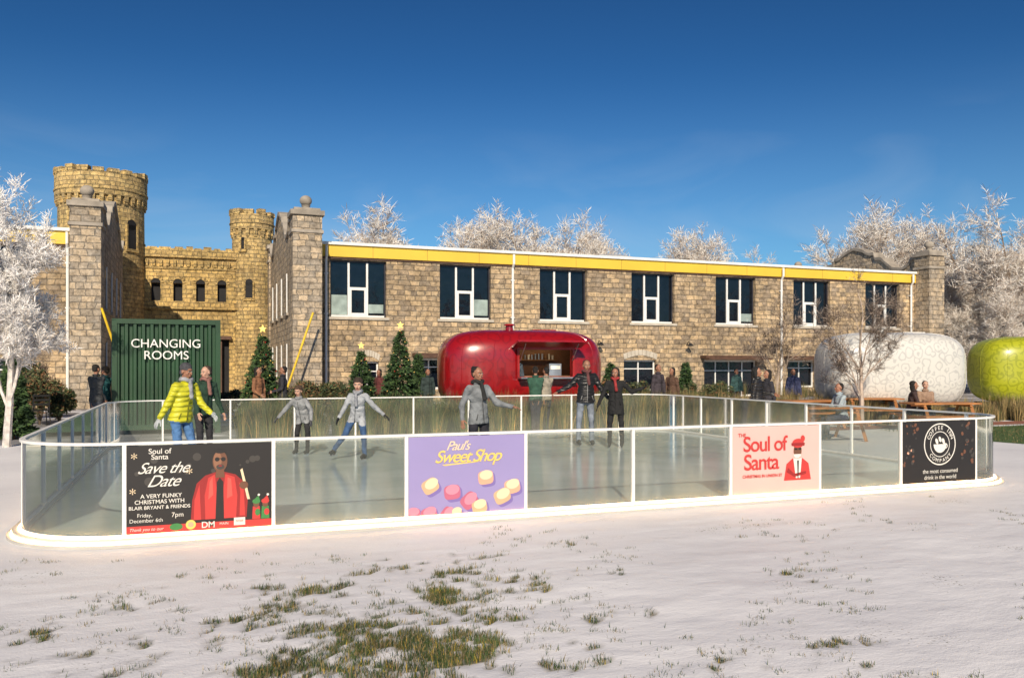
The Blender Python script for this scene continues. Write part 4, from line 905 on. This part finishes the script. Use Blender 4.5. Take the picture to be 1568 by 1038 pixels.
# ------------------------------------------------------------ trees
def gen_tree(seed,height,levels,twig_n,twig_len,twig_w,nch=4,spread=.85,trunk_r=.16,first=.3,mats=None,frost=0,name='tree'):
    rnd=random.Random(seed); mb=MB()
    def rv(): return Vector((rnd.gauss(0,1),rnd.gauss(0,1),rnd.gauss(0,1))).normalized()
    def br(p,d,Ln,r,lv):
        pts=[p.copy()];rad=[r]; ns=3 if lv>0 else 5
        for i in range(ns):
            d=(d+rv()*(.18 if lv else .06)+Vector((0,0,.06))).normalized(); p=p+d*(Ln/ns); pts.append(p.copy()); rad.append(r*(1-(i+1)/ns*.45))
        mb.tube(pts,rad,6 if lv<1 else (4 if lv<3 else 3),0 if lv<3 else 1,cap=False)
        if lv>=levels-1 or lv>=2:
            k=twig_n if lv>=levels else twig_n//2
            for _ in range(k):
                t=rnd.random()*(len(pts)-1); i=min(int(t),len(pts)-2); q=pts[i].lerp(pts[i+1],t-i)
                dd=(d*.7+rv()*.9+Vector((0,0,.15))).normalized(); l=twig_len*rnd.uniform(.4,1.1); sd_=dd.cross(rv()).normalized()*twig_w*rnd.uniform(.6,1.3)
                e=q+dd*l; mb.add([q-sd_*.6,q+sd_*.6,q.lerp(e,.6)+sd_,e],[(0,1,2,3)],2 if rnd.random()<frost else 1)
        if lv>=levels: return
        n=nch+(1 if lv==0 else 0)+rnd.randint(-1,1)+(2 if lv==0 else 0)
        for c in range(n):
            t=(first+(1-first)*(c+rnd.random()*.6)/n) if lv==0 else rnd.uniform(.3,1)
            t=min(t,.999)*(len(pts)-1); i=min(int(t),len(pts)-2); q=pts[i].lerp(pts[i+1],t-i)
            az=rnd.uniform(0,6.28) if lv else c*2.4+rnd.uniform(-.4,.4)
            o=d.orthogonal().normalized(); o=Matrix.Rotation(az,3,d)@o; an=rnd.uniform(.45,.95)*spread
            nd=(d*math.cos(an)+o*math.sin(an)).normalized()
            br(q,nd,Ln*rnd.uniform(.5,.72)*(.95 if lv else .8),rad[i]*rnd.uniform(.45,.62),lv+1)
        br(pts[-1],d,Ln*rnd.uniform(.55,.7),rad[-1]*.85,lv+1)
    br(Vector((0,0,-.05)),Vector((0,0,1)),height*.42,trunk_r,0)
    return mb.mesh(name,mats)
FROST=M('frost_white',(.88,.84,.78),.8,var=.1); BARK=M('bark_grey',(.20,.15,.11),.9,var=.4,bump=.5); TWG=M('frosted_twig',(.46,.37,.30),.85,var=.3)
FROSTW=M('frost_bright',(.88,.86,.84),.8,var=.08)
BIRCH=M('frosted_birch_bark',(.60,.56,.52),.8,var=.35,vs=9); BARKD=M('dark_twig',(.09,.065,.05),.9)
bigT=[gen_tree(s,13,5,6,.66,.019,nch=4,trunk_r=.30,mats=[BARK,TWG,FROST],frost=.68,name='frosted_tree_mesh',spread=1.05,first=.3) for s in (3,11,23)]
def th(me): return max(v.co.z for v in me.vertices)
ths=[th(m) for m in bigT]
ti=0
def bigtree(lat,d,h,name='unseen_reflection_tree',k=None):
    global ti
    i=ti%3 if k is None else k; ti+=1
    x,y=w(lat,d); s=h/ths[i]; random.seed(ti*7); return inst(name,bigT[i],None,(x,y,0),random.uniform(0,6.28),(s*random.uniform(1.0,1.2),s*random.uniform(1,1.2),s))
for px,top,d in ((585,312,62),(625,306,60),(665,312,62),(700,328,64),(785,340,66),(830,312,63),(865,308,60),(905,330,68),(945,335,65),(1010,345,68),(1060,342,62),(1100,352,68),(1150,370,68),
                 (1275,345,72),(1325,325,62),(1385,310,66),(1430,330,60),(1500,315,58),(1555,298,52),(1600,320,55),(1470,380,75),(1535,360,70),(1640,330,60),(225,470,75),(1420,400,80)):
    bigtree(L_(px,d),d,1.7+(560-top)*d/1286+.4)
for i in range(16):
    random.seed(i+50); px=1400+i*18; d=random.uniform(48,85) ; bigtree(L_(px,d),d,random.uniform(5,7.5))
for i in range(15):
    random.seed(i+150); x=-60+i*12+random.uniform(-3,3); inst('unseen_reflection_tree',bigT[i%3],None,(x,-55-random.uniform(0,14),0),random.uniform(0,6),random.uniform(1.0,1.4)*13/ths[i%3])  # unseen row added behind the camera to give the window glass reflections
nearT=gen_tree(5,5.2,5,7,.17,.0095,nch=4,trunk_r=.085,mats=[BIRCH,BIRCH,FROSTW],frost=.85,name='frosted_birch_mesh',spread=.8,first=.3)
h=th(nearT); x,y=w(-10.6,17.6); inst('frosted_birch_tree',nearT,None,(x,y,0),2.2,(6.0/h*.95,6.0/h*.95,6.0/h))
T1=gen_tree(31,4.5,5,3,.22,.006,nch=3,trunk_r=.07,mats=[TWG,BARKD,TWG],frost=.35,name='bare_tree_mesh',spread=.8,first=.35); T2=gen_tree(37,4.5,5,3,.22,.006,nch=3,trunk_r=.06,mats=[TWG,BARKD,TWG],frost=.35,name='bare_tree_mesh',spread=.8,first=.4)
for lat,d,h_,me,rz in ((L_(1320,22.5),22.5,4.7,T1,.5),(L_(1188,28),28,4.3,T2,2),(L_(1345,33),33,5.0,T2,3),(L_(50,26),26,3.0,T1,2.2)):
    x,y=w(lat,d); inst('bare_tree',me,None,(x,y,0),rz,h_/th(me))

NEED=[M('needles_dark',(.03,.065,.025),.8,var=.4),M('needles_light',(.075,.14,.04),.8,var=.3)]
GST=M('gold_star',(.9,.6,.12),.3,emit=1.2,ecol=(1,.65,.15))
def xmas(lat,d,h,r,star=True,seed=1,name='christmas_tree'):
    rnd=random.Random(seed); x,y=w(lat,d); root=empty(name,(x,y,0)); mb=MB()
    mb.tube([(0,0,0),(0,0,h*.97)],[.07,.01],8,0); nt_=int(h*10)
    for t in range(nt_):
        f=t/nt_; z=.15+(h-.25)*f; rr=r*(1-f)**.9*rnd.uniform(.88,1.1)+.04; nb=int(9+20*(1-f))
        for b_ in range(nb):
            a=rnd.uniform(0,6.28); q=rr*rnd.uniform(.7,1.12); ca,sa=math.cos(a),math.sin(a)
            tip=Vector((ca*q,sa*q,z-q*.15+rnd.uniform(-.05,.06))); ba=Vector((0,0,z+.05))
            for s_ in range(20):
                u=rnd.uniform(.35,1.0)**.7; p=ba.lerp(tip,u)+Vector((rnd.gauss(0,.02),rnd.gauss(0,.02),rnd.gauss(0,.02))); l=rnd.uniform(.06,.14)*(1.2-f*.5); dd=(Vector((ca,sa,.05))+Vector((rnd.gauss(0,.6),rnd.gauss(0,.6),rnd.gauss(0,.5)))).normalized()
                sd_=dd.cross(Vector((rnd.gauss(0,1),rnd.gauss(0,1),rnd.gauss(0,1)))).normalized()*l*.26
                mb.add([p-sd_,p+sd_,p+dd*l],[(0,1,2)],1 if rnd.random()<.55 else 2)
    mb.obj('foliage',[BARK]+NEED,root)
    if star:
        m2=MB(); pts=[]
        for i in range(10):
            rr=.11 if i%2==0 else .045; a=math.pi/2+math.pi*i/5; pts.append((rr*math.cos(a),h+.06+rr*math.sin(a)))
        m2.prism(pts,-.02,.02,0)
        so_=m2.obj('star_topper',[GST],root); so_.rotation_euler=(0,0,-TH)
        m3=MB()
        for i in range(int(h*12)):
            f=rnd.random(); a=rnd.uniform(0,6.28); q=(r*(1-f)**.9+.03)*1.0; m3.sph((q*math.cos(a),q*math.sin(a),.25+(h-.35)*f),.018,0 if rnd.random()<.6 else 1,8,6)
        m3.obj('baubles',[M('gold_bauble',(.8,.5,.1),.2,metal=.6,emit=.4,ecol=(1,.6,.2)),M('red_bauble',(.5,.02,.02),.2)],root,True)
xmas(L_(402,23),23,2.65,.72,True,1); xmas(L_(553,25.5),25.5,2.25,.62,True,2); xmas(L_(613,25),25,2.85,.72,True,3); xmas(L_(640,27),27,2.2,.5,False,4,'conifer_shrub')
xmas(L_(18,19.5),19.5,2.0,.45,False,5,'conifer_shrub'); xmas(L_(935,27),27,1.9,.45,False,6,'conifer_shrub'); xmas(L_(1050,27),27,1.9,.4,False,7,'conifer_shrub')

OG=[M('ornamental_grass_tan',(.36,.26,.11),.8,var=.3),M('ornamental_grass_green',(.07,.095,.03),.8,var=.3),M('ornamental_grass_olive',(.17,.15,.065),.8,var=.3)]
random.seed(12); mb=MB()
def clump(x,y,h,n,mix):
    for i in range(n):
        a=random.uniform(0,6.28); rr=random.uniform(0,.13); l=random.uniform(.5,1)*h
        blade(mb,x+rr*math.cos(a),y+rr*math.sin(a),0,l,random.uniform(.004,.009),random.uniform(.05,.45)*l,a,random.choices([0,1,2],mix)[0])
for i in range(230):
    x=random.uniform(.9,13.5); y=random.uniform(19.6,20.9)
    gr=[1,8,2] if x<7 else [2,5,3]
    clump(x,y,random.uniform(.75,1.2),95,gr)
for i in range(110):
    x=random.uniform(11.9,19.5); y=20.2+random.uniform(-.6,1.2); clump(x,y,random.uniform(.7,1.2),90,[6,1,3])
for i in range(190):
    x=random.uniform(17,34); y=18.9+random.uniform(-.3,1.0)-max(0,(x-24))*.05; clump(x,y,random.uniform(.5,.95),80,[6,1,4])
for i in range(60):
    x=random.uniform(-12,-5.5); y=random.uniform(27,31); clump(x,y,random.uniform(.6,1.2),80,[2,5,2])
for i in range(130):
    x=random.uniform(6,40); y=random.uniform(36.2,37.4); clump(x,y,random.uniform(.6,1.1),60,[3,4,3])
mb.obj('ornamental_grass',OG)
LF=[M('shrub_leaf_dark',(.035,.06,.025),.8),M('shrub_leaf_olive',(.12,.13,.05),.8),M('shrub_leaf_rust',(.22,.11,.05),.8)]
def shrub(lat,d,h,r,seed,mix=(5,4,1)):
    rnd=random.Random(seed); x,y=w(lat,d); mb=MB()
    cs=[(rnd.gauss(0,r*.4),rnd.gauss(0,r*.4),rnd.uniform(.35,.8)*h,rnd.uniform(.3,.5)*r) for _ in range(14)]
    for s_ in range(10):
        a=rnd.uniform(0,6.28); mb.tube([(0,0,0),(math.cos(a)*r*.3,math.sin(a)*r*.3,h*.45),(math.cos(a)*r*.6,math.sin(a)*r*.6,h*.85)],[.02,.012,.005],4,3)
    for i in range(3200):
        c=rnd.choice(cs); v=Vector((rnd.gauss(0,1),rnd.gauss(0,1),rnd.gauss(0,1))).normalized()*c[3]*rnd.uniform(.6,1.15); p=Vector(c[:3])+v
        if p.z<.02: continue
        a_=Vector((rnd.gauss(0,1),rnd.gauss(0,1),rnd.gauss(0,1))).normalized(); b_=a_.orthogonal().normalized(); l=rnd.uniform(.03,.07)
        mb.add([p-a_*l,p+b_*l*.4,p+a_*l,p-b_*l*.4],[(0,1,2,3)],rnd.choices([0,1,2],mix)[0])
    o=mb.obj('shrub',LF+[BARK]); o.location=(x,y,0)
for i,(px,d,h_,r_) in enumerate(((478,24,1.35,.6),(505,24,1.3,.6),(455,25,1.2,.5),(60,24,1.7,.6),(30,26,2.0,.7),(90,25,1.1,.5),(945,25,1.5,.4),(1055,27,1.3,.5),(980,30,1.2,.6),(350,27,1.0,.5),(1100,30,1.2,.6))):
    shrub(L_(px,d),d,h_,r_,i,(5,4,1) if i%3 else (3,3,3))

OT=M('orange_timber',(.42,.18,.06),.6,var=.25,vs=5)
def picnic(lat,d,rz):
    x,y=w(lat,d); root=empty('picnic_table',(x,y,0),rz); mb=MB()
    for i in range(5): mb.box(-.9,.9,-.36+i*.146,-.36+i*.146+.135,.72,.76)
    for s_ in (-1,1):
        for k in range(2): yy=s_*.72-.13+k*.14; mb.box(-.9,.9,yy,yy+.13,.42,.46)
    for xx in (-.62,.62):
        mb.box(xx-.03,xx+.03,-.8,.8,.36,.419); mb.box(xx-.03,xx+.03,-.34,.34,.66,.719)
        for s_ in (-1,1): mb.tube([(xx+.05,s_*.25,.70),(xx+.05,s_*.62,0)],.045,4)
    mb.obj('timber_frame',[OT],root)
picnic(L_(1262,19.3),19.3,R(-10)); picnic(L_(1440,21.5),21.5,R(-15)); picnic(L_(1240,23),23,R(0)); picnic(L_(1330,24.5),24.5,R(-20))
def chair(lat,d,rz):
    x,y=w(lat,d); root=empty('garden_chair',(x,y,0),rz); mb=MB()
    mb.box(-.22,.22,-.22,.22,.44,.47)
    for a in (-.2,.2):
        for b_ in (-.2,.2): mb.tube([(a,b_,.44),(a*1.15,b_*1.15,0)],.015,6)
        mb.tube([(a,.2,.47),(a,.27,.9)],.015,6)
    for z in (.6,.72,.84): mb.box(-.2,.2,.215+(z-.5)*.15,.235+(z-.5)*.15,z,z+.06)
    mb.obj('frame',[BLK],root)
chair(L_(60,23.5),23.5,R(200)); chair(L_(40,24.2),24.2,R(30))
print('objects',len(bpy.data.objects))
